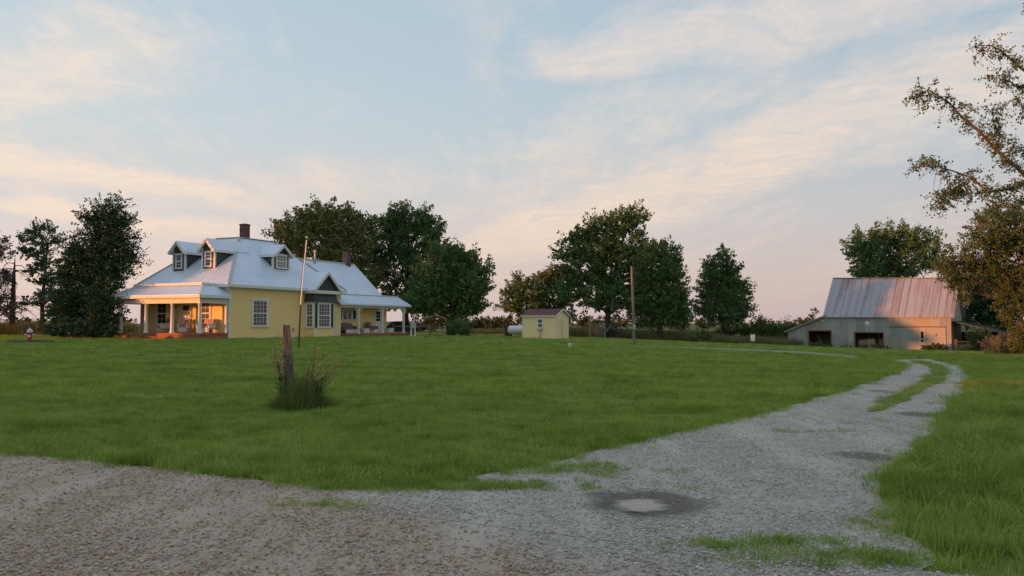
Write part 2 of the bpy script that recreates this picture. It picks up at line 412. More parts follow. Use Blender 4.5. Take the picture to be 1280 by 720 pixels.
# ------------------------------------------------------------------ ground sheet
def axis(lo, hi, fine, lo_f, hi_f, grow):
    xs = list(np.arange(lo_f, hi_f + 1e-6, fine)); st = fine
    while xs[-1] < hi: st *= grow; xs.append(xs[-1] + st)
    st = fine
    while xs[0] > lo: st *= grow; xs.insert(0, xs[0] - st)
    return np.array(xs)
gx = axis(-2500, 2500, .7, -34, 46, 1.12); gy = axis(-150, 3500, .7, 2, 100, 1.12)
X, Y = np.meshgrid(gx, gy); Z = tz(X, Y); W, H = len(gx), len(gy)
ii = (np.arange(H - 1)[:, None] * W + np.arange(W - 1)[None]).ravel()
me = fast_mesh('ground', np.stack([X, Y, Z], -1).reshape(-1, 3), np.stack([ii, ii + 1, ii + W + 1, ii + W], 1))
me.polygons.foreach_set('use_smooth', np.ones(len(ii), bool))
ground = link_mesh('ground', me, ground_mat()); tag(ground, 'mown green lawn running from the road to the house and barn', 'lawn', kind='structure')

def px_line(pts): return np.array([at(*p)[:2] for p in pts])
def resample(l, n):
    l = np.asarray(l, float); d = np.r_[0, np.cumsum(np.hypot(*np.diff(l, axis=0).T))]; t = np.linspace(0, d[-1], n)
    return np.stack([np.interp(t, d, l[:, i]) for i in (0, 1)], 1)
def smooth(l, it=2):
    for _ in range(it):
        a = l[:-1] * .75 + l[1:] * .25; b = l[:-1] * .25 + l[1:] * .75
        q = np.empty((2 * len(a), 2)); q[0::2] = a; q[1::2] = b; l = np.vstack([l[:1], q, l[-1:]])
    return l
def wob(l, amp, seed):
    r = np.random.default_rng(seed); n = len(l); d = np.gradient(l, axis=0); nrm = np.stack([-d[:, 1], d[:, 0]], 1) / (np.hypot(d[:, 0], d[:, 1])[:, None] + 1e-9)
    k = r.normal(size=n); k = np.convolve(k, np.ones(3) / 3, 'same') + np.convolve(r.normal(size=n), np.ones(9) / 5, 'same')
    return l + nrm * (k * amp)[:, None]
def sheet(name, L, Rr, lift, mat, n=240, m=24, amp=.05, seed=1):
    L = wob(resample(smooth(L), n), amp, seed); Rr = wob(resample(smooth(Rr), n), amp, seed + 1)
    t = np.linspace(0, 1, m)[None, :, None]; g = L[:, None] * (1 - t) + Rr[:, None] * t
    z = tz(g[..., 0], g[..., 1]) + lift
    v = np.concatenate([g, z[..., None]], -1).reshape(-1, 3)
    i = (np.arange(n - 1)[:, None] * m + np.arange(m - 1)[None]).ravel()
    me = fast_mesh(name, v, np.stack([i, i + m, i + m + 1, i + 1], 1)); me.polygons.foreach_set('use_smooth', np.ones(len(i), bool))
    o = link_mesh(name, me, mat)
    if len(me.polygons) and me.polygons[0].normal.z < 0: me.flip_normals()
    o['kind'] = 'structure'; return o, np.vstack([L, Rr[::-1]])

for px, py, w, hgt, ro, dep in ((808, 632, 92, 22, .0, 1.0), (1085, 572, 46, 7, 0, .8), (1148, 519, 30, 4, 0, .95), (1105, 490, 22, 3, 0, .55), (846, 592, 26, 5, 0, .0)):
    c = at(px, py); a = at(px + w, py); bq = at(px, py - hgt); cq = at(px, py + hgt)
    POTHOLES.append((c.x, (bq.y + cq.y) / 2, abs(a.x - c.x), abs(bq.y - cq.y) / 2, ro, dep))

GRAVEL = gravel_mat('road_gravel', 'road')
# gravel road the camera stands on
e = px_line([(-60, 556), (0, 567), (150, 581), (300, 599), (430, 613)])
ext0 = e[0] + (e[0] - e[1]) / np.hypot(*(e[0] - e[1])) * 60
e2 = px_line([(560, 630), (760, 660), (940, 686), (1040, 699), (1130, 711), (1200, 722)]) 
dirn = np.array([.80, -.60])
top_edge = np.vstack([ext0, e, e2, e2[-1] + dirn * 5, e2[-1] + dirn * 60])
bot_edge = top_edge + np.array([-.52, -.85]) * 9.5
road, road_poly = sheet('gravel_road', top_edge, bot_edge, .0115, GRAVEL, 700, 60, .03, 3)
tag(road, 'brown and grey gravel road crossing in front of the lawn', 'road')
# driveway
dl = px_line([(330, 622), (400, 612), (470, 611), (560, 604), (640, 590), (700, 576), (800, 553), (900, 530), (1000, 505), (1070, 485), (1115, 468), (1135, 460), (1128, 454), (1105, 450)])
dr = px_line([(1010, 712), (1150, 722), (1182, 704), (1120, 655), (1103, 620), (1115, 585), (1160, 548), (1188, 512), (1208, 482), (1213, 468), (1203, 459), (1180, 453), (1160, 449)])
drive, drive_poly = sheet('driveway', dl, dr, .014, GRAVEL, 420, 60, .045, 5)
tag(drive, 'grey gravel driveway with wet potholes curving to the barn', 'driveway')
# grass strip between the two wheel tracks
ml = px_line([(1078, 516), (1095, 506), (1130, 489), (1158, 473), (1166, 462), (1155, 455), (1135, 450)])
mr = px_line([(1082, 517), (1112, 513), (1150, 494), (1178, 476), (1187, 465), (1180, 457), (1160, 452)])
gstrip, strip_poly = sheet('grass_strip', ml, mr, .026, ground.data.materials[0], 90, 6, .05, 8)
tag(gstrip, 'grass strip between the two wheel tracks of the driveway', 'grass strip')
# pale track crossing the lawn from the barn
tl = px_line([(690, 431.5), (790, 431.8), (850, 434.2), (930, 436.3), (1020, 441.0), (1075, 445.5)])
tr = px_line([(690, 432.3), (790, 432.8), (850, 435.5), (930, 438.8), (1020, 443.6), (1075, 448.5)])
track, track_poly = sheet('gravel_track', tl, tr, .022, plain('pale_track_gravel', (.27, .255, .225), (.17, .19, .10), 1.2, .9), 120, 5, .10, 11)
tag(track, 'pale narrow gravel track crossing the lawn before the barn', 'track')
# water standing in the big pothole
c0 = POTHOLES[0]; k = 72; an = np.linspace(0, 2 * np.pi, k, endpoint=False); r_ = 1 + .07 * np.sin(2 * an + 1) + .04 * np.sin(3 * an + 2) + .03 * np.sin(7 * an) + .02 * np.sin(17 * an)
wc = at(801, 635); wx = wc.x + r_ * np.cos(an) * c0[2] * .50; wy = wc.y + r_ * np.sin(an) * c0[3] * .52
pm = MB(); zz = tzf(wc.x, wc.y) + .022
pm.add([(wc.x, wc.y, zz)] + [(a, b, zz) for a, b in zip(wx, wy)], [(0, 1 + i, 1 + (i + 1) % k) for i in range(k)])
wm, wn, wb, _ = new_mat('puddle_water'); 
pos = wn('ShaderNodeNewGeometry').outputs['Position']
silt = wn.ramp(wn.noise(wn.mapping(pos, loc=(2, 0, 0)), 3.2, 5, .65), [(.34, (.04, .035, .03)), (.56, (.14, .125, .10))])
setc(wn, wb, 'Base Color', silt); setc(wn, wb, 'Roughness', wn.ramp(wn.noise(pos, 3.4, 5, .6), [(.5, .03), (.7, .12)])); wb.inputs['IOR'].default_value = 1.33
q = wn.mapping(wn.mapping(pos, loc=(-wc.x, -wc.y, 0)), scale=(1 / (c0[2] * .44), 1 / (c0[3] * .44), 0))
ed = wn.math('ADD', wn('ShaderNodeVectorMath', {0: q}, operation='LENGTH').outputs['Value'], wn.math('MULTIPLY', wn.math('SUBTRACT', wn.noise(wn.mapping(pos, scale=(.6, 1.4, 1)), 6, 7, .75), .5), 1.3))
setc(wn, wb, 'Alpha', wn.ramp(ed, [(.55, 1.), (.98, 0.)]))
pud = pm.build('puddle', wm); tag(pud, 'shallow puddle reflecting sky in the driveway pothole', 'puddle', kind='structure')

def in_poly(poly, x, y):
    inside = np.zeros(len(x), bool); n = len(poly); j = n - 1
    for i in range(n):
        xi, yi = poly[i]; xj, yj = poly[j]
        c = ((yi > y) != (yj > y)) & (x < (xj - xi) * (y - yi) / (yj - yi + 1e-12) + xi); inside ^= c; j = i
    return inside
def poly_dist(poly, x, y):
    d = np.full(len(x), 1e9); P0 = poly; P1 = np.roll(poly, -1, 0); pts = np.stack([x, y], 1)
    for a, b in zip(P0[::3], P0[3::3]):
        ab = b - a; t = np.clip(((pts - a) @ ab) / (ab @ ab + 1e-9), 0, 1)
        d = np.minimum(d, np.hypot(*(pts - a - t[:, None] * ab).T))
    return d

# ------------------------------------------------------------------ scatter of uncountable stuff
def scatter(name, pts, scl, protos, mat, idx=None):
    n = len(pts); me = fast_mesh(name, pts, np.zeros((0, 4), int), [
        ('rotv', 'POINT', 'FLOAT_VECTOR', np.stack([rng.normal(0, .08, n), rng.normal(0, .08, n), rng.uniform(0, 6.283, n)], 1).astype(np.float32)),
        ('sclv', 'POINT', 'FLOAT_VECTOR', np.asarray(scl, np.float32)), ('pick', 'POINT', 'INT', (rng.integers(0, len(protos), n) if idx is None else idx).astype(np.int32))])
    o = link_mesh(name, me, mat); c = bpy.data.collections.new(name + '_source')
    for p in protos: c.objects.link(p)
    t = bpy.data.node_groups.new(name + '_nodes', 'GeometryNodeTree')
    t.interface.new_socket('Geometry', in_out='INPUT', socket_type='NodeSocketGeometry'); t.interface.new_socket('Geometry', in_out='OUTPUT', socket_type='NodeSocketGeometry')
    g = N(t); gi = g('NodeGroupInput'); go = g('NodeGroupOutput')
    ci = g('GeometryNodeCollectionInfo', {'Collection': c, 'Separate Children': True, 'Reset Children': True})
    def attr(nm_, ty):
        a = g('GeometryNodeInputNamedAttribute', data_type=ty); a.inputs['Name'].default_value = nm_
        return a.outputs['Attribute']
    ip = g('GeometryNodeInstanceOnPoints', {'Points': gi.outputs[0], 'Instance': ci.outputs[0], 'Pick Instance': True, 'Instance Index': attr('pick', 'INT'), 'Rotation': attr('rotv', 'FLOAT_VECTOR'), 'Scale': attr('sclv', 'FLOAT_VECTOR')})
    t.links.new(ip.outputs[0], go.inputs[0])
    md = o.modifiers.new('scatter', 'NODES'); md.node_group = t
    o['kind'] = 'stuff'; return o
def blade_clump(name, n, rad, h0, h1, w, lean, seed, mat, segs=3):
    r = np.random.default_rng(seed); vs = []; fs = []
    for _ in range(n):
        a = r.uniform(0, 6.283); q = rad * math.sqrt(r.uniform()); bx, by = q * math.cos(a), q * math.sin(a)
        h = r.uniform(h0, h1); d = r.uniform(0, 6.283); ln = h * r.uniform(.1, lean); ww = w * r.uniform(.7, 1.2); px_, py_ = -math.sin(d) * ww / 2, math.cos(d) * ww / 2
        base = len(vs)
        for s_ in range(segs):
            t = s_ / segs; k = ln * t * t; f_ = 1 - .55 * t
            vs += [(bx + math.cos(d) * k - px_ * f_, by + math.sin(d) * k - py_ * f_, h * (t - .15 * t * t * lean) - .01), (bx + math.cos(d) * k + px_ * f_, by + math.sin(d) * k + py_ * f_, h * (t - .15 * t * t * lean) - .01)]
        vs.append((bx + math.cos(d) * ln, by + math.sin(d) * ln, h * (1 - .15 * lean)))
        for s_ in range(segs - 1): b0 = base + 2 * s_; fs.append((b0, b0 + 1, b0 + 3, b0 + 2))
        b0 = base + 2 * (segs - 1); fs.append((b0, b0 + 1, b0 + 2))
    me = bpy.data.meshes.new(name); me.from_pydata(vs, [], fs); me.materials.append(mat)
    return bpy.data.objects.new(name, me)
def grass_mat(name, stops, tall=False):
    m = bpy.data.materials.new(name); m.use_nodes = True; m.node_tree.nodes.clear(); n = N(m.node_tree)
    out = n('ShaderNodeOutputMaterial'); oi = n('ShaderNodeObjectInfo'); pos = n('ShaderNodeNewGeometry').outputs['Position']
    big = n.noise(n.mapping(pos, scale=(.5, .3, .0)), 1.1, 5, .6)
    f = n.math('ADD', n.math('MULTIPLY', oi.outputs['Random'], .45), n.math('MULTIPLY', big, .75)); f = n.math('SUBTRACT', f, .14)
    sm = n.noise(pos, 2.3, 4, .65); sx = n('ShaderNodeSeparateXYZ', {0: pos}).outputs
    row = n.math('SINE', n.math('MULTIPLY', n.math('ADD', n.math('ADD', sx[1], n.math('MULTIPLY', sx[0], .12)), n.math('MULTIPLY', big, 1.5)), 1.9))
    f = n.math('ADD', f, n.math('MULTIPLY', n.math('SUBTRACT', sm, .5), .7)); f = n.math('ADD', f, n.math('MULTIPLY', row, .05))
    c = n.ramp(f, stops)
    dry = n.ramp(n.noise(n.mapping(pos, loc=(4, 2, 0), scale=(1, .7, .0)), .9, 6, .7), [(.60, 0.), (.72, .55)])
    c = n.mix(dry, c, (.36, .33, .12))
    d = n('ShaderNodeBsdfDiffuse', {'Color': c}); t = n('ShaderNodeBsdfTranslucent', {'Color': c})
    mx = n('ShaderNodeMixShader', {0: .42, 1: d.outputs[0], 2: t.outputs[0]})
    n.l.new(mx.outputs[0], out.inputs[0]); return m
GM = grass_mat('grass_blade', [(.05, (.10, .165, .03)), (.34, (.215, .31, .056)), (.60, (.33, .42, .09)), (.92, (.48, .46, .17))])
GT = grass_mat('tall_grass_blade', [(.1, (.10, .13, .045)), (.5, (.20, .20, .085)), (.9, (.32, .27, .15))])
GW = grass_mat('weed_blade', [(.1, (.09, .13, .035)), (.5, (.17, .21, .06)), (.9, (.32, .29, .14))])
lawn_src = [blade_clump('blades', 34, .17, .045, .11, .0085, .9, 20 + i, GM) for i in range(5)]
tall_src = [blade_clump('tall_blades', 30, .16, .14, .34, .010, .9, 40 + i, GM, 4) for i in range(4)]
def lawn_points(n, y0, y1, spread=.72):
    y = np.sqrt(rng.uniform(y0 ** 2, y1 ** 2, n)); x = rng.uniform(-1, 1, n) * (spread * y + 2.0); return x, y
HOUSE_C = P(285, 423, 60); HOUSE_C.z = .46; HR = math.atan2(.907, .42); HK = 60 / 56
def house_w(u, v): 
    u, v = u * HK, v * HK; return (HOUSE_C.x + .42 * u - .907 * v, HOUSE_C.y + .907 * u + .42 * v)
BX, BY = np.array([35., 92.]), None
WV, EV = np.array([.82, -.572]), np.array([.572, .82])
solid = [np.array([house_w(*q) for q in ((-3.1, -.3), (8.1, -1.0), (12, -1.0), (22.4, -.4), (22.4, 8.6), (-3.1, 8.6), (-3.1, 5.0), (-3.9, 5.0), (-3.9, 2.3), (-3.1, 2.3))]),
         np.array([BX + WV * a + EV * b for a, b in ((-4.4, -.05), (12.4, -.05), (12.4, 9), (-4.4, 9))]),
         np.array([(.9, 76.2), (3.9, 74.7), (5.4, 77.5), (2.4, 79)]),
         np.array([(at(37, 428.5).x + 1.4 * math.cos(a), at(37, 428.5).y + 1.05 * math.sin(a)) for a in np.linspace(0, 6.2, 20)])]
def make_lawn():
    xs = []; ys = []; S = []
    for n, y0, y1, s0, zs in ((29000, 4.6, 17, 1.0, 1.0), (22000, 17, 32, 1.35, 1.0), (22000, 32, 60, 2.0, 1.05), (15000, 60, 105, 3.2, 1.1)):
        x, y = lawn_points(n, y0, y1); xs.append(x); ys.append(y); s = s0 * rng.uniform(.75, 1.25, n); S.append(np.stack([s, s, zs * rng.uniform(.7, 1.35, n) * (1 + .0 * s)], 1))
    x = np.concatenate(xs); y = np.concatenate(ys); S = np.vstack(S)
    bad = np.zeros(len(x), bool)
    jr = .05 + .16 * (rng.uniform(size=len(x)) < .35); jx, jy = x + rng.normal(0, 1, len(x)) * jr, y + rng.normal(0, 1, len(x)) * jr
    dd = np.minimum(poly_dist(drive_poly, x, y), poly_dist(road_poly, x, y))
    on = in_poly(drive_poly, jx, jy) | in_poly(road_poly, jx, jy)
    strip = in_poly(strip_poly, x, y)
    bad |= on & ~strip
    bad |= in_poly(track_poly, x, y)
    for s_ in solid: bad |= in_poly(s_, x, y)
    wedge = (poly_dist(drive_poly, x, y) < .6) & (poly_dist(road_poly, x, y) < .6) & (y < 8) & (x > 1.2)
    bad |= wedge & (rng.uniform(size=len(x)) < .7); S[wedge, 2] *= .7
    S[strip, 2] *= .55
    pat = np.sin(x * 1.3 + 1.7 * np.sin(y * .8)) * np.sin(y * 1.1 + 1.1 * np.sin(x * .6))
    pat2 = np.sin(x * 3.1 + 2 * np.sin(y * 1.9)) * np.sin(y * 3.7 + 2 * np.sin(x * 1.3))
    S[:, 2] *= np.clip(1 + .38 * pat + .32 * pat2, .3, 2) * (1 + .35 * np.exp(-poly_dist(road_poly, x, y) / 1.1))
    keep = ~bad; x, y, S, dd = x[keep], y[keep], S[keep], dd[keep]
    o = scatter('lawn_grass', np.stack([x, y, tz(x, y)], 1), S, lawn_src, GM); tag(o, 'short green grass blades covering the lawn', 'grass')
    # rank, unmown grass by the road and the driveway edges
    x, y = lawn_points(60000, 4.6, 34); jx, jy = x + rng.normal(0, .03, len(x)), y + rng.normal(0, .03, len(x))
    on = in_poly(drive_poly, jx, jy) | in_poly(road_poly, jx, jy)
    dr_, dd_ = poly_dist(road_poly, x, y), poly_dist(drive_poly, x, y)
    right = x > (.42 * y - .2)
    pr = np.where(right, np.exp(-dd_ / 1.6) * .5 + .10, np.exp(-dr_ / .9) * .30 * (y < 14) + np.exp(-dd_ / .35) * .22 + .055 * (y < 22))
    pr = np.where((dd_ < .6) & (dr_ < .6) & (x > 1.2), pr * .15, pr)
    keep = (~on) & (rng.uniform(size=len(x)) < pr) & (np.minimum(dr_, dd_) > .06)
    x, y, dr_, dd_ = x[keep], y[keep], dr_[keep], dd_[keep]; n = len(x)
    s = rng.uniform(.7, 1.3, n); zz = rng.uniform(.35, .85, n) * np.where(x > .5 * y, .9, .7) * np.where((x > .545 * y) & (y < 12), 1.15, 1.) * np.where(np.minimum(dr_, dd_) > 1.3, np.where(right[keep], 1., .72), 1.)
    o = scatter('verge_grass', np.stack([x, y, tz(x, y)], 1), np.stack([s, s, zz], 1), tall_src, GM); tag(o, 'longer ragged grass along the road and driveway edges', 'grass')
make_lawn()
# sparse grass creeping onto gravel
def creeping():
    spots = [(590, 611, .6, .10, 110), (520, 607, .6, .1, 110), (400, 634, .25, .08, 22), (890, 684, .18, .05, 16), (960, 680, .25, .06, 30), (1030, 700, .40, .12, 60), (1130, 703, .3, .14, 40), (700, 585, .4, .1, 40), (1005, 541, .5, .10, 14), (1060, 528, .4, .2, 8), (690, 592, .5, .12, 50), (470, 611, .4, .1, 70), (1180, 640, .2, .3, 60), (1110, 660, .2, .2, 40)]
    pts = []
    for px, py, rx, ry, n in spots:
        c = at(px, py); pts.append(np.stack([c.x + rng.normal(0, rx, n), c.y + rng.normal(0, ry, n)], 1))
    p = np.vstack(pts); s = rng.uniform(.35, .9, len(p)); 
    o = scatter('creeping_grass', np.stack([p[:, 0], p[:, 1], tz(p[:, 0], p[:, 1]) + .02], 1), np.stack([s, s, s * rng.uniform(.5, 1.0, len(p))], 1), lawn_src, GM); tag(o, 'sparse grass patches creeping onto the gravel', 'grass')
creeping()
# loose stones
def stone(seed, mat):
    bm = bmesh.new(); bmesh.ops.create_icosphere(bm, subdivisions=1, radius=1); r = random.Random(seed)
    for v in bm.verts: v.co = Vector((v.co.x * r.uniform(.8, 1.3), v.co.y * r.uniform(.6, 1.1), v.co.z * r.uniform(.45, .8)))
    me = bpy.data.meshes.new('pebble'); bm.to_mesh(me); bm.free(); me.materials.append(mat); return bpy.data.objects.new('pebble', me)
def stone_mat(name, stops):
    m, n, b, out = new_mat(name); oi = n('ShaderNodeObjectInfo'); setc(n, b, 'Base Color', n.ramp(oi.outputs['Random'], stops)); b.inputs['Roughness'].default_value = .85; return m
SG = stone_mat('grey_pebble', [(0, (.30, .275, .24)), (.4, (.37, .34, .295)), (.8, (.46, .425, .37)), (1, (.57, .53, .47))])
SB = stone_mat('brown_pebble', [(0, (.26, .18, .13)), (.35, (.38, .25, .165)), (.6, (.46, .33, .23)), (.8, (.36, .33, .31)), (1, (.54, .47, .39))])
def stones():
    gsrc = [stone(i, SG) for i in range(6)]; bsrc = [stone(i + 10, SB) for i in range(6)]
    y = 4.6 + 10 * rng.uniform(size=95000) ** 1.7; x = rng.uniform(-1, 1, len(y)) * (.72 * y + .6)
    ond = in_poly(drive_poly, x, y); onr = in_poly(road_poly, x, y) & ~ond
    pat = np.sin(x * 2.1 + np.sin(y * 1.3) * 2) * np.sin(y * 1.7 + x * .6) * .5 + .5
    la, lb_ = at(450, 612), at(800, 722); nv = np.array([-(lb_.y - la.y), lb_.x - la.x]); nv /= np.hypot(*nv)
    sd_ = (x - la.x) * nv[0] + (y - la.y) * nv[1] + rng.normal(0, .45, len(x)) + .5 * np.sin(x * 1.7) * np.sin(y * 2.3)
    allg = ond | onr; ond, onr = allg & (sd_ > 0), allg & (sd_ <= 0)
    for sel, src, nm_, lb, mt in ((ond, gsrc, 'driveway_pebbles', 'loose grey pebbles lying on the driveway', SG), (onr, bsrc, 'road_pebbles', 'loose brown pebbles lying on the gravel road', SB)):
        q = sel & (rng.uniform(size=len(x)) < .2 + .8 * pat)
        wd = np.hypot((x - c0[0]) / c0[2], (y - c0[1]) / c0[3]) < .8
        q &= ~(wd & (rng.uniform(size=len(x)) < .93))
        a, b = x[q], y[q]; s = .0055 + .0095 * rng.uniform(size=len(a)) ** 2.5
        o = scatter(nm_, np.stack([a, b, tz(a, b) + .018 + s * .2], 1), np.stack([s, s, s], 1), src, mt); tag(o, lb, 'pebbles')
stones()

# ------------------------------------------------------------------ world, sun, camera
AZ = Vector((-1, -.435, 0)).normalized(); EL = R(2.9)
SUN = (AZ * math.cos(EL) + Vector((0, 0, math.sin(EL)))).normalized()
def make_world():
    w = bpy.data.worlds.new('World'); sc.world = w; w.use_nodes = True; w.node_tree.nodes.clear(); n = N(w.node_tree)
    out = n('ShaderNodeOutputWorld'); bg = n('ShaderNodeBackground', {'Strength': .1}); n.l.new(bg.outputs[0], out.inputs[0])
    sky = n('ShaderNodeTexSky', sky_type='NISHITA', sun_disc=False, sun_elevation=EL, sun_rotation=math.atan2(SUN.x, SUN.y), altitude=200, air_density=1.0, dust_density=1.2, ozone_density=1.4)
    d = n('ShaderNodeVectorMath', {0: n('ShaderNodeTexCoord').outputs['Generated']}, operation='NORMALIZE').outputs[0]
    s = n('ShaderNodeSeparateXYZ', {0: d}).outputs; z = n.math('MAXIMUM', s[2], 0.0)
    # high thin veil of ice cloud lit by the low sun
    veil = n.ramp(z, [(0., (.57, .44, .43)), (.05, (.595, .475, .45)), (.12, (.565, .52, .515)), (.22, (.475, .53, .565)), (.36, (.40, .495, .575)), (.6, (.41, .50, .60)), (1., (.45, .52, .62))])
    west = n.math('MULTIPLY_ADD', s[0], -.5)
    veil = n.mix(n.ramp(west, [(.2, .0), (.8, 1.)]), n.mix(1.0, veil, (.80, .835, .88), 'MULTIPLY'), n.mix(1.0, veil, (1.14, 1.13, 1.10), 'MULTIPLY'))
    zz = n.math('ADD', z, .10)
    p = n('ShaderNodeCombineXYZ', {0: n.math('DIVIDE', s[0], zz), 1: n.math('DIVIDE', s[1], zz), 2: 0.0}).outputs[0]
    warp = n.mapping(p, rot=(0, 0, R(-16)), scale=(1.0, .30, 1))
    bands = n.noise(n.mapping(warp, loc=(CLX, CLY, 0)), .85, 5, .55, .6)
    feath = n.noise(n.mapping(p, rot=(0, 0, R(20)), scale=(3.2, 1.1, 1)), 1.6, 7, .62, .8)
    rip = n.noise(n.mapping(p, rot=(0, 0, R(-40)), scale=(6, 2.2, 1)), 2.2, 5, .6, .5)
    dens = n.math('ADD', n.math('MULTIPLY', bands, .60), n.math('ADD', n.math('MULTIPLY', feath, .30), n.math('MULTIPLY', rip, .17)))
    pw = n('ShaderNodeVectorMath', {0: p, 1: n('ShaderNodeVectorMath', {0: n('ShaderNodeTexNoise', {'Vector': p, 'Scale': 1.1, 'Detail': 5.0, 'Roughness': .6}).outputs['Color'], 1: (.5, .5, .5)}, operation='SUBTRACT').outputs[0]}, operation='ADD').outputs[0]
    pw = n('ShaderNodeVectorMath', {0: pw, 1: (1, 1, 0)}, operation='MULTIPLY').outputs[0]
    def streak(a, b_, wd, amt):
        a, b_ = Vector((*a, 0)), Vector((*b_, 0)); d_ = b_ - a
        rel = n('ShaderNodeVectorMath', {0: pw, 1: tuple(a)}, operation='SUBTRACT').outputs[0]
        t_ = n.math('DIVIDE', n('ShaderNodeVectorMath', {0: rel, 1: tuple(d_)}, operation='DOT_PRODUCT').outputs['Value'], d_.length_squared, True)
        q_ = n('ShaderNodeVectorMath', {0: tuple(d_), 'Scale': t_}, operation='SCALE').outputs[0]
        di = n('ShaderNodeVectorMath', {0: rel, 1: q_}, operation='DISTANCE').outputs['Value']
        return n.math('MULTIPLY', n.ramp(n.math('DIVIDE', di, wd), [(0., 1.), (.45, .7), (1., 0.)]), amt)
    tot_ = None
    for a_, b_, wd, am in STREAKS:
        k_ = streak(a_, b_, wd, am * 1.2); tot_ = k_ if tot_ is None else n.math('MAXIMUM', tot_, k_)
    dens = n.math('ADD', n.math('SUBTRACT', dens, .040), tot_)
    m = n.ramp(dens, [(.48, 0.), (.58, .34), (.70, .82), (.82, 1.)])
    wisp = n.noise(n.mapping(pw, rot=(0, 0, R(-28)), scale=(3.0, 9.0, 1)), 1.5, 8, .68, .4)
    m = n.math('MULTIPLY', m, n.ramp(wisp, [(.28, .42), (.66, 1.)]))
    m = n.math('MULTIPLY', m, n.ramp(z, [(.0, .35), (.07, .75), (.2, 1.), (.8, .7)]))
    cl = n.ramp(z, [(0., (.74, .53, .45)), (.12, (.93, .68, .50)), (.3, (.87, .70, .57)), (.6, (.70, .66, .64))])
    cl = n.mix(n.ramp(west, [(.25, 0.), (.9, 1.)]), n.mix(1.0, cl, (.92, .93, .96), 'MULTIPLY'), n.mix(1.0, cl, (1.06, 1.04, 1.0), 'MULTIPLY'))
    c = n.mix(n.math('MULTIPLY', m, .85), veil, cl)
    up = n.mix(1.0, c, (10., 10., 10.), 'MULTIPLY')
    tot = n.mix(.80, sky.outputs[0], up)
    n.l.new(tot, bg.inputs[0])
CLX, CLY = 1.3, .4
STREAKS = [((-.25, 5.4), (1.35, 2.55), .62, .26), ((.25, 2.35), (1.05, 1.9), .32, .24), ((.1, 3.2), (.75, 2.45), .3, .14), ((-2.1, 3.0), (-1.45, 3.7), .3, .24), ((-1.75, 2.6), (-.95, 2.25), .3, .16), ((-2.3, 3.9), (-1.7, 4.6), .3, .2), ((-1.2, 3.9), (-.2, 3.5), .5, .12), ((-.2, 4.2), (.3, 3.4), .4, .12), ((-3, 5.5), (-.5, 6.5), .8, .15)]
make_world()
sd = bpy.data.lights.new('Sun', 'SUN'); sd.energy = 3.8; sd.angle = R(.8); sd.color = (1, .33, .085)
so = bpy.data.objects.new('Sun', sd); col.objects.link(so); so.rotation_euler = SUN.to_track_quat('Z', 'Y').to_euler(); so.location = (-60, -20, 30)
cd = bpy.data.cameras.new('Camera'); cam = bpy.data.objects.new('Camera', cd); col.objects.link(cam); sc.camera = cam
cam.location = CAM; cam.rotation_euler = (math.pi / 2 + PITCH, 0, 0)
cd.sensor_fit = 'HORIZONTAL'; cd.sensor_width = 36; cd.lens = F / 1280 * 36; cd.clip_end = 8000; cd.clip_start = .05
sc.view_settings.view_transform = 'Standard'; sc.view_settings.look = 'None'; sc.view_settings.exposure = .46; sc.view_settings.gamma = 1
sc.render.engine = 'CYCLES'; sc.cycles.max_bounces = 6; sc.cycles.transparent_max_bounces = 4; sc.cycles.use_denoising = True

# ------------------------------------------------------------------ the farmhouse
def window(root, o, A, Nn, a0, a1, z0, z1, k=1.0, trim=.13, cols=2, rows=2, pane='glass', double=True, shutter=None, name='window'):
    """trim boards, sashes and muntins in one mesh, the pane its sub-part"""
    o, A, Nn = Vector(o), Vector(A), Vector(Nn); Zv = Vector((0, 0, 1))
    def bx(mb, a, b, n0, n1, z, zz): mb.par(o + A * a + Nn * n0 + Zv * z, A * (b - a), Nn * (n1 - n0), Zv * (zz - z))
    m = MB(k); t = trim
    bx(m, a0 - t, a0, .003, .05, z0 - .02, z1); bx(m, a1, a1 + t, .003, .05, z0 - .02, z1)
    bx(m, a0 - t - .03, a1 + t + .03, .003, .065, z1, z1 + t); bx(m, a0 - t - .04, a1 + t + .04, .003, .09, z0 - .09, z0 - .02)
    s = .045
    halves = [(z0, (z0 + z1) / 2), ((z0 + z1) / 2, z1)] if double else [(z0, z1)]
    for i, (za, zb) in enumerate(halves):
        n0, n1 = (.013, .035) if i == 0 else (.016, .042)
        bx(m, a0, a0 + s, n0, n1, za, zb); bx(m, a1 - s, a1, n0, n1, za, zb); bx(m, a0 + s, a1 - s, n0, n1, za, za + s); bx(m, a0 + s, a1 - s, n0, n1, zb - s, zb)
        for c in range(1, cols):
            x = a0 + s + (a1 - a0 - 2 * s) * c / cols; bx(m, x - .012, x + .012, n0 + .002, n1 - .006, za + s, zb - s)
        for r in range(1, rows):
            z = za + s + (zb - za - 2 * s) * r / rows; bx(m, a0 + s, a1 - s, n0 + .003, n1 - .008, z - .012, z + .012)
    w = m.build(name, M['white'], root)
    g = MB(k); bx(g, a0 + .002, a1 - .002, .004, .011, z0, z1); g.build('pane', M[pane], w)
    return w

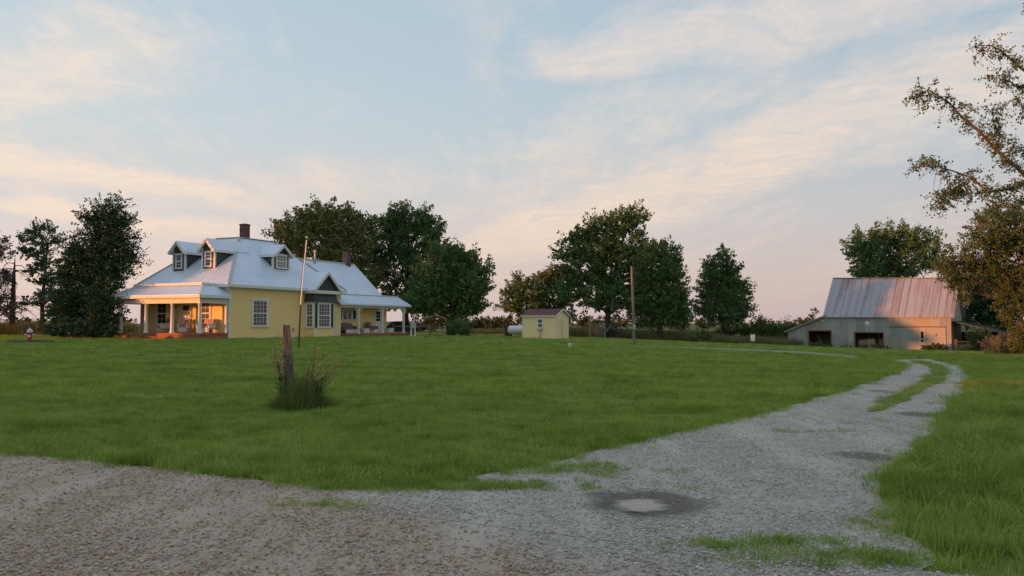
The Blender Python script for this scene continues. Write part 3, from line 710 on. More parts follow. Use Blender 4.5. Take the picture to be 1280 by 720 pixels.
def make_house():
    k = HK; rt = thing('farmhouse', 'yellow farmhouse with a pale blue metal roof, dark green dormers and white porches', 'house', HOUSE_C, HR)
    U, V = (1, 0, 0), (0, 1, 0); FN, RN = (-1, 0, 0), (0, -1, 0)
    E = 3.71
    # walls
    w = MB(k); w.box(0, 12.46, 0, 8.23, -.4, E - .02); w.box(12.4, 19.85, 1.2, 7.2, -.4, 3.55); w.box(19.8, 21.1, 1.25, 5.5, -.4, 2.9)
    w.add([(19.85, 1.2, 3.55), (19.85, 7.2, 3.55), (19.85, 4.2, 6.3), (12.4, 1.2, 3.55), (12.4, 7.2, 3.55), (12.4, 4.2, 6.3)], [(0, 1, 2), (3, 5, 4), (0, 2, 5, 3), (1, 4, 5, 2)])
    w.build('wall', M['siding'], rt)
    t = MB(k)   # corner boards and frieze
    for (x, y, dx, dy) in ((-.03, -.03, .16, .03), (-.03, -.03, .03, .16), (-.03, 8.10, .03, .16), (12.34, -.03, .15, .03), (-.03, 8.23, .16, .03)):
        t.box(x, x + dx, y, y + dy, -.35, E - .32)
    t.box(-.028, 8.02, -.028, 0, E - .32, E - .05); t.box(11.0, 12.49, -.028, 0, E - .32, E - .05); t.box(-.028, 0, 0, 8.25, E - .32, E - .05)
    t.box(0, 8.0, -.02, .0, -.02, .06)
    t.build('trim', M['white'], rt)
    # main roof
    o = .36; A, B = (5.3, 4.1, 7.56), (5.3, 6.4, 7.56); C, D = (9.07, 4.1, 7.56), (9.07, 6.4, 7.56)
    e00, e10, e11, e01 = (-o, -o, E), (12.8, -o, E), (12.8, 8.6, E), (-o, 8.6, E)
    r = MB(k)
    r.roof([e00, A, B, e01], .07, V); r.roof([e00, e10, C, A], .07, U); r.roof([e10, e11, D, C], .07, V); r.roof([e01, B, D, e11], .07, U)
    r.slab([A, C, D, B], .07)
    rf = r.build('roof', M['roof'], rt)
    c = MB(k)
    for p, q in ((e00, A), (e10, C), (e01, B), (e11, D), (A, C), (A, B), (B, D)):
        c.bar(Vector(p) + Vector((0, 0, .02)), Vector(q) + Vector((0, 0, .02)), .2, .06)
    c.build('ridge_cap', M['galv'], rf)
    f = MB(k)
    f.box(-o - .02, -o + .02, -o, 8.6, E - .2, E - .01); f.box(-o + .03, 7.7, -o - .02, -o + .02, E - .2, E - .01); f.box(11.1, 12.8, -o - .02, -o + .02, E - .2, E - .01)
    f.box(12.8, 12.84, -o, 8.6, E - .2, E - .01); f.box(-o, 12.8, 8.6, 8.64, E - .2, E - .01)
    f.box(-o + .03, 12.78, -o + .03, -.03, E - .12, E - .08); f.box(-o + .03, -.03, -.03, 8.58, E - .12, E - .08)
    f.build('eave_board', M['white'], rt)
    # rear wing roof
    r = MB(k); z0, z1 = 3.42, 6.46
    r.roof([(9.5, 1.0, z0 + .02), (20.1, 1.0, z0 + .02), (20.1, 4.2, z1), (9.5, 4.2, z1)], .08, U); r.roof([(9.5, 7.4, z0), (20.1, 7.4, z0), (20.1, 4.2, z1), (9.5, 4.2, z1)], .08, U)
    rw = r.build('wing_roof', M['roof'], rt)
    c = MB(k); c.bar((12, 4.2, z1 + .02), (20.1, 4.2, z1 + .02), .2, .06); c.bar((20.12, 1.0, z0 - .06), (20.12, 4.2, z1 - .06), .05, .18); c.bar((20.12, 7.4, z0 - .08), (20.12, 4.2, z1 - .06), .05, .18)
    c.build('rake_board', M['white'], rw)
    # chimneys
    for (x, y, zb, zt, s) in ((6.3, 4.5, 7.0, 8.62, .27), (19.0, 4.2, 6.0, 7.5, .28)):
        m = MB(k); m.box(x - s, x + s, y - s, y + s, zb, zt); m.box(x - s - .03, x + s + .03, y - s - .03, y + s + .03, zt, zt + .09)
        ch = m.build('chimney', M['brick'], rf); MB(k).box(x - s * .7, x + s * .7, y - s * .7, y + s * .7, zt + .092, zt + .12).build('flue', M['black'], ch)
    MB(k).tube([(14.1, 3.9, 6.2), (14.1, 3.9, 7.15)], .1, 10).tube([(14.1, 3.9, 7.15), (14.1, 3.9, 7.3)], .15, 10).build('vent_pipe', M['galv'], rf)

    # dormers: local box with face along axis A, outward Nn, depth inward
    def dormer(o, A, Nn, w, zb, ze, zp, depth, win, cols, pane, fill, oh=.21, slope=.69):
        o, A, Nn = Vector(o), Vector(A), Vector(Nn); Z = Vector((0, 0, 1)); I = -Nn
        h = w / 2
        def q(a, n, z): return o + A * a + I * n + Z * z
        m = MB(k); vs = [q(-h, 0, zb), q(h, 0, zb), q(h, 0, ze), q(0, 0, zp), q(-h, 0, ze)]; vs += [v + I * depth for v in vs]
        m.add(vs, [(0, 1, 2, 3, 4), (9, 8, 7, 6, 5), (0, 5, 6, 1), (1, 6, 7, 2), (2, 7, 8, 3), (3, 8, 9, 4), (4, 9, 5, 0)])
        d = m.build('dormer', M['green_paint'], rt)
        r = MB(k); dz = (zp - ze) / h * oh; 
        for s in (-1, 1):
            P0, P1 = q(s * (h + oh), -.3, ze - dz + .06), q(0, -.3, zp + .06)
            P2, P3 = q(0, depth + .6, zp + .06), q(s * (h + oh), depth, ze - dz + .06)
            r.roof([P0, P1, P2, P3], .06, I, gap=.4)
        r.build('dormer_roof', M['roof'], d)
        c = MB(k)
        for s in (-1, 1):
            c.bar(q(s * (h + oh), -.31, ze - dz - .07), q(0, -.31, zp - .05), .035, .17, up=Z)
            c.bar(q(s * (h + oh), -.3, ze - dz - .06), q(s * (h + oh), depth - .1, ze - dz - .06), .035, .13)
            c.par(q(s * h - .06, -.02, zb), A * .12, I * .02 + Nn * 0, Z * (ze - zb)); c.par(q(s * (h + .01) - .012, 0, zb + .05), A * .024, I * .16, Z * (ze - zb - .05))
        c.par(q(-h - .05, -.05, zb - .05), A * (w + .1), I * .05, Z * .1)
        c.build('dormer_trim', M['white'], d)
        a0, a1, za, zz = win
        window(d, o, A, Nn, a0, a1, za, zz, k, .09, cols, 2, pane)
    dormer((1.42, 3.3, 0), (0, -1, 0), FN, 1.12, 4.86, 6.45, 7.05, 3.2, (-.24, .24, 5.15, 6.12), 2, 'glass', 0)
    dormer((1.30, 6.0, 0), (0, -1, 0), FN, 1.12, 4.78, 6.37, 6.95, 3.2, (-.24, .24, 5.06, 6.03), 2, 'glass', 0)
    dormer((6.75, 1.28, 0), U, RN, 1.74, 5.05, 6.32, 6.98, 2.6, (-.52, .52, 5.28, 6.22), 3, 'glass_tan', 0)
    # windows and door of the main walls
    window(rt, (0, 0, 0), U, RN, 2.36, 3.76, .88, 2.66, k, .15, 4, 3, 'glass_drape')
    window(rt, (0, 0, 0), V, FN, 5.72, 6.58, 1.0, 2.5, k, .12, 2, 2, 'glass')
    window(rt, (0, 0, 0), V, FN, 1.66, 2.40, 1.0, 2.5, k, .12, 2, 2, 'glass')
    d = MB(k); d.box(-.045, -.003, 3.44, 4.22, .43, 2.42); d.box(-.055, -.045, 3.52, 4.14, .5, 1.2)
    dd = d.build('front_door', M['white'], rt)
    m = MB(k); 
    for a, b_, z, zz in ((3.32, 3.44, .42, 2.54), (4.22, 4.42, .42, 2.54), (3.44, 4.22, 2.42, 2.54)): m.box(-.06, -.003, a, b_, z, zz)
    m.build('door_frame', M['white'], dd)
    m = MB(k)
    for i in range(3): m.box(-.056, -.046, 3.56 + i * .19, 3.72 + i * .19, 1.95, 2.3)
    m.build('door_lite', M['glass'], dd); MB(k).tube([(-.045, 4.15, 1.3), (-.11, 4.15, 1.3)], .03, 8).build('door_handle', M['galv'], dd)
    # lamp by the door
    m = MB(k); m.box(-.06, -.003, 4.75, 4.85, 2.1, 2.3); m.lathe([(.03, 0), (.07, .05), (.07, .2), (.02, .27)], (-.12, 4.8, 2.1), 8); m.build('porch_lantern', M['galv'], rt)
    # wall meter boxes on the long side
    MB(k).box(6.55, 6.72, -.10, -.003, .52, .72).build('meter_box', M['galv'], rt)
    # gabled bay
    b = MB(k); bay = [(8.05, .02), (8.15, -.80), (10.6, -.80), (11.9, .02)]
    b.prism(bay, -.4, 3.35); by = b.build('bay', M['siding'], rt)
    s = MB(k)
    def out(poly, d_): 
        return [(poly[0][0] - d_ * 1.05, poly[0][1]), (poly[1][0] - d_, poly[1][1] - d_), (poly[2][0] + d_ * .6, poly[2][1] - d_), (poly[3][0] + d_ * 1.3, poly[3][1])]
    lo, hi = out(bay, .20), out(bay, .03)
    vs = [(x, y, 2.70) for x, y in lo] + [(x, y, 3.30) for x, y in hi]
    s.add(vs, [(0, 1, 5, 4), (1, 2, 6, 5), (2, 3, 7, 6), (3, 2, 1, 0), (4, 5, 6, 7)]); s.build('bay_skirt', M['green_paint'], by)
    s = MB(k); s.box(7.72, 11.95, -1.02, -.03, 3.36, 3.52); s.box(7.68, 11.15, -1.1, -1.02, 3.34, 3.58); s.box(11.15, 12.05, -.5, -.42, 3.40, 3.58)
    s.build('bay_cornice', M['white'], by)
    for (x, y) in ((8.15, -.80), (10.6, -.80)): MB(k).box(x - .07, x + .07, y - .05, y + .04, -.35, .66).build('corner_board', M['white'], by)
    window(by, (8.05, .02, 0), Vector((.10, -.82, 0)).normalized(), Vector((-.82, -.10, 0)).normalized(), .16, .68, .78, 2.55, k, .13, 2, 3, 'glass_drape')
    window(by, (0, -.80, 0), U, RN, 8.62, 9.98, .78, 2.55, k, .13, 4, 3, 'glass_drape')
    ax = Vector((1.3, .82, 0)).normalized(); window(by, (10.6, -.80, 0), ax, (ax.y, -ax.x, 0), .45, 1.0, .78, 2.55, k, .1, 2, 3, 'glass_drape')
    for a, c_ in ((8.21, 8.45), (10.14, 10.44)):
        m = MB(k); m.box(a, c_, -.84, -.803, .74, 2.6); 
        for i in range(12): m.box(a + .03, c_ - .03, -.855, -.842, .82 + i * .145, .90 + i * .145)
        m.build('shutter', M['shutter'], by)
    # bay gable
    g = MB(k); g.add([(7.95, -.9, 3.58), (10.95, -.9, 3.58), (9.43, -.9, 4.95), (7.95, .6, 3.58), (10.95, .6, 3.58), (9.43, .9, 4.95)], [(0, 1, 2), (3, 5, 4), (0, 2, 5, 3), (1, 4, 5, 2), (0, 3, 4, 1)])
    ga = g.build('gable', M['green_paint'], rt)
    r = MB(k); r.roof([(7.68, -1.12, 3.56), (9.43, -1.12, 5.06), (9.43, 1.4, 5.06), (7.68, .0, 3.56)], .06, V); r.roof([(11.18, -1.12, 3.56), (9.43, -1.12, 5.06), (9.43, 1.4, 5.06), (11.18, .0, 3.56)], .06, V)
    r.build('gable_roof', M['roof'], ga)
    c = MB(k); c.bar((7.68, -1.14, 3.46), (9.43, -1.14, 4.96), .04, .2); c.bar((11.18, -1.14, 3.46), (9.43, -1.14, 4.96), .04, .2); c.build('rake_board', M['white'], ga)

    # front porch -----------------------------------------------------
    d = MB(k); d.box(-2.65, -.04, .0, 7.62, .30, .41)
    d.build('porch_deck', M['wood_deck'], rt)
    d = MB(k)
    for i in range(3): d.box(-2.62, -2.58, .02, 7.6, -.12 + i * .14, .0 + i * .14)
    for i in range(3): d.box(-2.58, -.04, .02, .06, -.12 + i * .14, .0 + i * .14)
    d.build('deck_skirt', M['wood_deck'], rt)
    s = MB(k)
    for i in range(3): s.box(-2.68 - .3 * (i + 1), -2.68 - .3 * i, 2.5, 4.9, .30 - .12 * (i + 1) - .05, .30 - .12 * (i + 1)); 
    for y in (2.44, 4.9): s.add([(-2.68, y, -.3), (-3.6, y, -.3), (-2.68, y, .28), (-2.68, y + .06, -.3), (-3.6, y + .06, -.3), (-2.68, y + .06, .28)], [(0, 1, 2), (3, 5, 4), (0, 3, 4, 1), (1, 4, 5, 2), (0, 2, 5, 3)])
    s.build('porch_step', M['wood_deck'], rt)
    def colm(x, y, z0, z1):
        m = MB(k); m.lathe([(.17, 0), (.17, .08), (.13, .12), (.125, (z1 - z0) * .35), (.10, z1 - z0 - .14), (.13, z1 - z0 - .1), (.15, z1 - z0)], (x, y, z0), 14); return m
    for y in (.12, 2.55, 4.95, 7.35): colm(-2.42, y, .412, 2.38).build('porch_column', M['white'], rt)
    m = MB(k); m.box(-.16, -.04, .04, .18, .412, 2.38); m.build('porch_column', M['white'], rt)
    m = MB(k); m.box(-2.52, -2.32, .02, 7.6, 2.38, 2.74); m.box(-2.32, -.03, .02, .22, 2.38, 2.74); m.box(-2.32, -.03, 7.4, 7.6, 2.38, 2.74); m.box(-2.5, -.03, .22, 7.4, 2.72, 2.745)
    m.build('porch_beam', M['white'], rt)
    lo_, hi_ = 2.92, 3.60
    a, b_, c_, d_ = (-2.85, -.30, lo_), (-2.85, 7.95, lo_), (-1.65, 6.9, hi_), (-1.65, .75, hi_)
    r = MB(k); r.roof([a, d_, c_, b_], .06, V); r.roof([a, (-.03, -.30, lo_), (-.03, .75, hi_), d_], .06, U); r.roof([b_, (-.03, 7.95, lo_), (-.03, 6.9, hi_), c_], .06, U); r.slab([d_, (-.03, .75, hi_), (-.03, 6.9, hi_), c_], .05)
    pr = r.build('porch_roof', M['roof'], rt)
    m = MB(k); m.bar((-2.85, -.30, lo_ + .02), (-1.65, .75, hi_ + .02), .14, .05); m.bar((-2.85, 7.95, lo_ + .02), (-1.65, 6.9, hi_ + .02), .14, .05)
    m.box(-1.72, -1.62, .70, 6.95, hi_ + .005, hi_ + .17); m.box(-1.62, -.4, .70, .78, hi_ + .005, hi_ + .17); m.build('flashing', M['white'], pr)
    m = MB(k); m.box(-2.87, -2.83, -.3, 7.95, lo_ - .2, lo_ - .01); m.box(-2.83, -.03, -.32, -.28, lo_ - .2, lo_ - .01); m.box(-2.83, -.03, 7.93, 7.97, lo_ - .2, lo_ - .01); m.box(-2.83, -.03, -.28, .02, lo_ - .18, lo_ - .15); m.box(-2.83, -2.52, .02, 7.9, lo_ - .18, lo_ - .15)
    m.build('porch_eave_board', M['white'], rt)

    # rear porch ------------------------------------------------------
    d = MB(k); d.box(12.5, 22.4, -.25, 1.18, .06, .18); d.build('rear_deck', M['wood_deck'], rt)
    d = MB(k); d.box(15.6, 22.38, -.22, -.16, -.5, .055); d.box(22.3, 22.36, -.16, 1.1, -.5, .055); d.build('rear_deck_skirt', M['wood_dark'], rt)
    d = MB(k); d.box(12.3, 15.6, -.75, -.27, -.3, -.02); d.build('rear_step', M['wood_grey'], rt)
    for u in (14.9, 18.45, 21.95):
        m = MB(k); m.box(u - .075, u + .075, -.11, .04, .182, 2.36); m.box(u - .11, u + .11, -.145, .075, .182, .34)
        for s_ in (-1, 1):
            m.bar((u + s_ * .075, -.035, 1.92), (u + s_ * .46, -.035, 2.33), .06, .07); m.bar((u + s_ * .07, -.035, 2.18), (u + s_ * .25, -.035, 2.34), .05, .05)
        m.build('porch_post', M['white'], rt)
    m = MB(k); m.box(12.5, 22.15, -.13, .06, 2.36, 2.58); m.box(21.96, 22.14, .06, 1.2, 2.36, 2.58); m.box(12.5, 22.5, -.1, 1.2, 2.585, 2.61); m.build('rear_porch_beam', M['white'], rt)
    lo_, hi_ = 2.68, 3.48
    r = MB(k); r.roof([(11.95, -.38, lo_), (22.75, -.38, lo_), (22.2, .75, hi_), (11.95, .75, hi_)], .06, U); r.slab([(11.95, .75, hi_), (22.2, .75, hi_), (22.2, 5.0, hi_ + .02), (11.95, 5.0, hi_ + .02)], .06); r.roof([(22.75, -.38, lo_), (22.75, 5.5, lo_), (22.2, 5.0, hi_), (22.2, .75, hi_)], .06, V)
    pr = r.build('rear_porch_roof', M['roof'], rt)
    m = MB(k); m.bar((12, .75, hi_ + .03), (22.2, .75, hi_ + .03), .16, .06); m.box(11.95, 22.75, -.41, -.37, lo_ - .13, lo_ - .01); m.box(22.75, 22.79, -.38, 5.5, lo_ - .13, lo_ - .01); m.build('flashing', M['white'], pr)
    for a0 in (13.75, 14.42, 15.09, 15.76): window(rt, (0, 1.2, 0), U, RN, a0, a0 + .54, 1.35, 2.2, k, .08, 1, 1, 'glass', False)
    d = MB(k); d.box(19.2, 20.05, 1.155, 1.197, .2, 2.25); rd = d.build('rear_door', M['white'], rt); 
    m = MB(k); m.box(19.06, 19.2, 1.14, 1.197, .19, 2.36); m.box(20.05, 20.19, 1.14, 1.197, .19, 2.36); m.box(19.2, 20.05, 1.14, 1.197, 2.25, 2.36); m.build('door_frame', M['white'], rd)
    m = MB(k)
    for i in range(3): m.box(19.3, 19.95, 1.148, 1.154, 1.25 + i * .3, 1.5 + i * .3)
    m.build('door_lite', M['glass'], rd)
    return rt
house = make_house()
def hw(u, v, z=0.0):
    x, y = house_w(u, v); return Vector((x, y, HOUSE_C.z + z * HK))

# porch furniture ------------------------------------------------------------
def armchair(label, loc, rz, w, wick, cush, group=None, cat='chair', name='wicker_chair', rockers=False, hb=.95):
    t = thing(name, label, cat, loc, rz, group)          # faces local -y
    m = MB(); h = w / 2
    m.box(-h + .09, h - .09, -.35, .34, .30, .37); t1 = m.build('seat', M[wick], t)
    MB().box(-h + .08, h - .08, -.38, -.35, .06, .37).build('apron', M['white_wicker'], t)
    m = MB(); m.par((-h + .04, .30, .34), (w - .08, 0, 0), (0, .07, 0), (0, .14, hb - .36)); 
    m.tube([(-h + .04, .36, .5), (-h + .03, .46, hb), (0, .50, hb + .07), (h - .03, .46, hb), (h - .04, .36, .5)], .035, 8); m.build('backrest', M[wick], t)
    for s in (-1, 1):
        m = MB(); m.box(s * h - .05, s * h + .05, -.36, .34, .33, .58); m.tube([(s * h, -.42, .56), (s * h, -.3, .62), (s * h, .38, .66)], .06, 8); m.build('armrest', M[wick], t)
        for y in (-.34, .32): MB().tube([(s * (h - .02), y, .0 if not rockers else .07), (s * (h - .02), y, .36)], .032, 8).build('leg', M[wick], t)
        if rockers: MB().tube([(s * (h - .02), -.5, .10), (s * (h - .02), -.2, .035), (s * (h - .02), .2, .035), (s * (h - .02), .6, .12)], .025, 6).build('rocker', M[wick], t)
    n = 1 if w < 1 else 2
    for i in range(n):
        cw = (w - .2) / n; x = -h + .1 + cw * (i + .5)
        m = MB(); m.box(x - cw / 2 + .01, x + cw / 2 - .01, -.36, .26, .372, .48); m.build('seat_cushion', M[cush], t)
        m = MB(); m.par((x - cw / 2 + .02, .16, .482), (cw - .04, 0, 0), (0, .12, 0), (0, .11, hb - .46)); m.build('back_cushion', M[cush], t)
    return t
zf, zr = .412, .182
armchair('white wicker chair with a floral cushion beside the front door', hw(-.75, 3.15, zf), HR - R(90) + R(15), .72, 'white_wicker', 'cushion_pale', 'wicker seats on the front porch', rockers=True)
armchair('white wicker loveseat with floral cushions under the front window at the house corner', hw(-.62, 1.35, zf), HR - R(90), 1.15, 'white_wicker', 'cushion_pale', 'wicker seats on the front porch', 'loveseat', 'wicker_loveseat')
armchair('wicker rocking chair in the shaded end of the front porch', hw(-.8, 5.1, zf), HR - R(90) - R(25), .68, 'white_wicker', 'cushion', 'wicker seats on the front porch', rockers=True, hb=1.0)
armchair('tan wicker sofa with dark patterned cushions on the rear porch', hw(14.5, .62, zr), HR, 1.95, 'wicker_brown', 'cushion', 'wicker seats on the rear porch', 'sofa', 'wicker_sofa', hb=.9)
armchair('tan wicker armchair with dark patterned cushions near the rear door', hw(17.75, .5, zr), HR + R(8), .85, 'wicker_brown', 'cushion', 'wicker seats on the rear porch', hb=1.0)
for (u, lab) in ((16.35, 'low white box table between the wicker sofa and the armchair'), (20.2, 'low white box table between the last two posts of the rear porch')):
    t = thing('side_table', lab, 'table', hw(u, .35, zr), HR, 'white box tables on the rear porch')
    m = MB(); m.box(-.42, .42, -.3, .3, .42, .47); m.build('tabletop', M['white_wicker'], t)
    m = MB(); m.box(-.39, .39, -.27, .27, .06, .42); m.build('body', M['white_wicker'], t)
    for a in (-.36, .36):
        for b_ in (-.24, .24): MB().box(a - .03, a + .03, b_ - .03, b_ + .03, 0, .06).build('leg', M['white_wicker'], t)

# ------------------------------------------------------------------ the barn
def make_barn():
    ang = math.atan2(WV[1], WV[0]); G = -1.22
    rt = thing('barn', 'old tin sided barn with a rusting metal roof and two open bays', 'barn', (35, 92, G), ang)
    Ez, Rz, L, Dp = 2.58 - G, 6.83 - G, 12.3, 9.0
    # facade with two openings (front wall built round them); x to the east, y back
    def zl(x): return Ez - .02 if x >= 0 else Ez - .02 + x * (Ez - .02 - 2.0) / 4.3
    ops = [(-1.95, .42, .72 - G), (2.95, 5.8, .55 - G)]
    w = MB(); T = .12
    def strip(x0, x1, z0):
        vs = [(x0, 0, z0), (x1, 0, z0), (x1, 0, zl(x1)), (x0, 0, zl(x0)), (x0, T, z0), (x1, T, z0), (x1, T, zl(x1)), (x0, T, zl(x0))]
        w.add(vs, [(0, 1, 2, 3), (7, 6, 5, 4), (0, 3, 7, 4), (1, 5, 6, 2), (3, 2, 6, 7), (0, 4, 5, 1)])
    strip(-4.3, -1.95, -.5); strip(-1.95, 0, ops[0][2]); strip(0, .42, ops[0][2]); strip(.42, 2.95, -.5); strip(2.95, 5.8, ops[1][2]); strip(5.8, L, -.5)
    w.par((L - T, T, -.5), (T, 0, 0), (0, Dp - T, 0), (0, 0, Ez + .5)); w.box(-4.3, L - T, Dp - T, Dp, -.5, 2.0); w.box(-4.3, -4.2, T, Dp, -.5, 1.95); w.box(0, L - T, Dp - T, Dp, 2.0, Ez)
    for x in (0, L - T):
        w.add([(x, 0.0, Ez - .03), (x, Dp, Ez - .03), (x, Dp / 2, Rz - .15), (x + T, 0.0, Ez - .03), (x + T, Dp, Ez - .03), (x + T, Dp / 2, Rz - .15)], [(0, 1, 2), (5, 4, 3), (0, 3, 4, 1), (1, 4, 5, 2), (2, 5, 3, 0)])
    w.build('wall', M['barnwall'], rt)
    m = MB(); m.box(-4.2, L - .13, .13, Dp - .13, -.25, -.02); m.build('floor', M['dirt'], rt)
    m = MB(); m.box(-4.1, L - .13, 4.2, 4.26, 0, 1.9); m.build('inner_partition', M['wood_grey'], rt)
    r = MB()
    # slightly sagging ridge in three lengths of sheet roofing
    xs = [-.35, 4, 8.5, L + .35]; sag = [0, -.16, -.28, -.34]
    for sgn in (0, 1):
        for i in range(3):
            y0, y1 = (-.30, Dp / 2) if sgn == 0 else (Dp + .3, Dp / 2)
            a = [(xs[i], y0, Ez - .28 + sag[i] * .2), (xs[i + 1], y0, Ez - .28 + sag[i + 1] * .2), (xs[i + 1], y1, Rz + sag[i + 1]), (xs[i], y1, Rz + sag[i])]
            r.roof(a, .05, (1, 0, 0), gap=.72, rw=.05, rh=.035)
    for i in range(3): r.bar((xs[i], Dp / 2, Rz + sag[i] + .03), (xs[i + 1], Dp / 2, Rz + sag[i + 1] + .03), .3, .05)
    r.build('roof', M['barnroof'], rt)
    r = MB(); r.roof([(-.02, -.25, Ez - .02), (-.02, Dp, Ez - .02), (-4.65, Dp, 1.88), (-4.65, -.25, 1.88)], .05, (0, 1, 0), gap=.7); r.build('lean_to_roof', M['galv'], rt)
    m = MB(); m.bar((-4.6, -.27, 1.78), (-.02, -.27, Ez - .13), .04, .14); m.build('rake_board', M['wood_grey'], rt)
    # the east lean-to with a dark roof
    r = MB(); r.roof([(L + .01, .8, 3.05), (L + .01, Dp - .5, 3.05), (L + 4.9, Dp - .5, 1.75), (L + 4.9, .8, 1.75)], .07, (0, 1, 0), gap=.8)
    r.build('side_lean_to_roof', M['darkroof'], rt)
    for y in (1.0, 4.8, 8.2): m = MB(); m.box(L + 4.6, L + 4.75, y, y + .15, -.6, 1.77); m.build('lean_to_post', M['wood_grey'], rt)
    m = MB(); m.box(L + .02, L + 4.6, Dp - .62, Dp - .56, -.5, 1.9); m.build('lean_to_wall', M['wood_dark'], rt)
    # opening frames
    for a, b_, z in ops:
        m = MB(); m.box(a - .1, a, -.03, -.003, -.2, z + .1); m.box(b_, b_ + .1, -.03, -.003, -.2, z + .1); m.box(a, b_, -.03, -.003, z, z + .12); m.build('opening_frame', M['wood_brown'], rt)
    # doors
    zt = 1.18 - G
    m = MB(); m.box(6.45, 11.8, -.14, -.003, zt, zt + .1); tk = m.build('door_track', M['wood_brown'], rt)
    m = MB()
    for i in range(10): m.box(6.65 + i * .262, 6.65 + i * .262 + .255, -.09 - .006 * (i % 2), -.02, .02, zt - .03)
    m.build('sliding_door', M['barnwall'], rt)
    m = MB()
    for i in range(7): m.box(9.98 + i * .262, 9.98 + i * .262 + .255, -.085 - .006 * (i % 3), -.02, .12, zt - .03)
    m.build('sliding_door', M['barndoor'], rt)
    m = MB(); m.box(9.28, 9.97, -.13, -.022, -.12, zt - .03); m.box(9.28, 9.34, -.15, -.13, -.12, zt - .03); m.box(9.91, 9.97, -.15, -.13, -.12, zt - .03)
    nd = m.build('narrow_door', M['barndoor'], rt)
    for z, zz in ((1.25, 1.95), (.85, 1.12)): m = MB(); m.box(9.5, 9.74, -.136, -.131, z, zz); m.build('door_gap', M['black'], nd)
    m = MB(); m.box(10.9, 11.02, -.112, -.1, 1.55, 1.72); m.build('latch', M['rust_pipe'], rt)
    # star above the second bay
    st = MB(); cx, cz = 4.22, 2.78 ; ro, ri = .40, .16
    pts = [(cx + (ro if i % 2 == 0 else ri) * math.sin(math.pi * i / 5), -.02, cz + (ro if i % 2 == 0 else ri) * math.cos(math.pi * i / 5)) for i in range(10)]
    back = [(x, -.004, z) for x, y, z in pts]
    st.add(pts + back + [(cx, -.13, cz)], [(i, (i + 1) % 10, 20) for i in range(10)] + [(i, i + 10, (i + 1) % 10 + 10, (i + 1) % 10) for i in range(10)]); st.build('barn_star', M['sign'], rt)
    m = MB(); m.lathe([(.03, 0), (.10, .08), (.06, .2)], (-.4, -.12, 2.95), 10); m.bar((-.4, -.1, 3.12), (-.4, -.003, 3.16), .04, .04); m.build('barn_lamp', M['white'], rt)
    return rt
barn = make_barn()
BANG = math.atan2(WV[1], WV[0])
def bw(x, y, z=0.0): q = BX + WV * x + EV * y; return Vector((q[0], q[1], -1.22 + z))
def crate(label, loc, rz, w, d, h, mat, group='crates in the barn bay'):
    t = thing('crate', label, 'crate', loc, rz, group)
    m = MB(); m.box(-w / 2, w / 2, -d / 2, d / 2, 0, h); m.build('body', M[mat], t)
    for z in (.02, h * .5 - .05, h - .12): MB().box(-w / 2 - .02, w / 2 + .02, -d / 2 - .025, -d / 2 - .003, z, z + .1).build('slat', M['wood_grey'], t)
crate('pale crate standing in the second barn bay by its west jamb', bw(3.55, 1.0, 0), BANG, .8, .6, 1.02, 'cardboard')
crate('pinkish crate in the middle of the second barn bay', bw(4.45, .9, 0), BANG, .85, .6, 1.12, 'straw')
crate('brown crate standing in the second barn bay by its east jamb', bw(5.5, 1.1, 0), BANG, .55, .6, 1.05, 'wood_brown')
m = MB(); m.bar((0, 0, 0), (-.75, .25, 1.45), .16, .05); o = m.build('leaning_plank', M['wood_grey']); o.location = bw(-.5, .8, .0); o.rotation_euler = (0, 0, BANG); tag(o, 'grey plank leaning inside the first barn bay', 'plank')
m = MB(); m.bar((0, 0, 0), (.25, .2, 1.75), .09, .09); o = m.build('leaning_post', M['wood_grey']); o.location = bw(4.9, 1.3, 0); o.rotation_euler = (0, 0, BANG); tag(o, 'upright grey post leaning behind the crates in the barn', 'post')
# gate by the barn's corner
def rail_section(label, p, q, h, mats, rails=3, name='rail_fence', cat='fence', group=None, posts=2, mid=0):
    p, q = Vector(p), Vector(q); t = thing(name, label, cat, p, 0, group); d = q - p
    for i in range(posts):
        b = d * (i / (posts - 1)); m = MB(); m.box(b.x - .09, b.x + .09, b.y - .09, b.y + .09, b.z - .3, b.z + h + .08); m.build('post', M[mats], t)
    for i in range(rails):
        z = h * (i + .6) / rails; m = MB(); off = Vector((d.y, -d.x, 0)).normalized() * .11
        m.bar(off + Vector((0, 0, z)), d + off + Vector((0, 0, z)), .04, .14); m.build('rail', M[mats], t)
    return t
g0, g1 = at(1194, 437.5), at(1212, 437.5)
ga_, gb_ = ground_at(1194, 83.2), ground_at(1214, 83.8)
rail_section('short wooden gate of three rails beside the barn corner', ga_, gb_, 1.15, 'wood_brown', 3, 'rail_gate', 'gate')

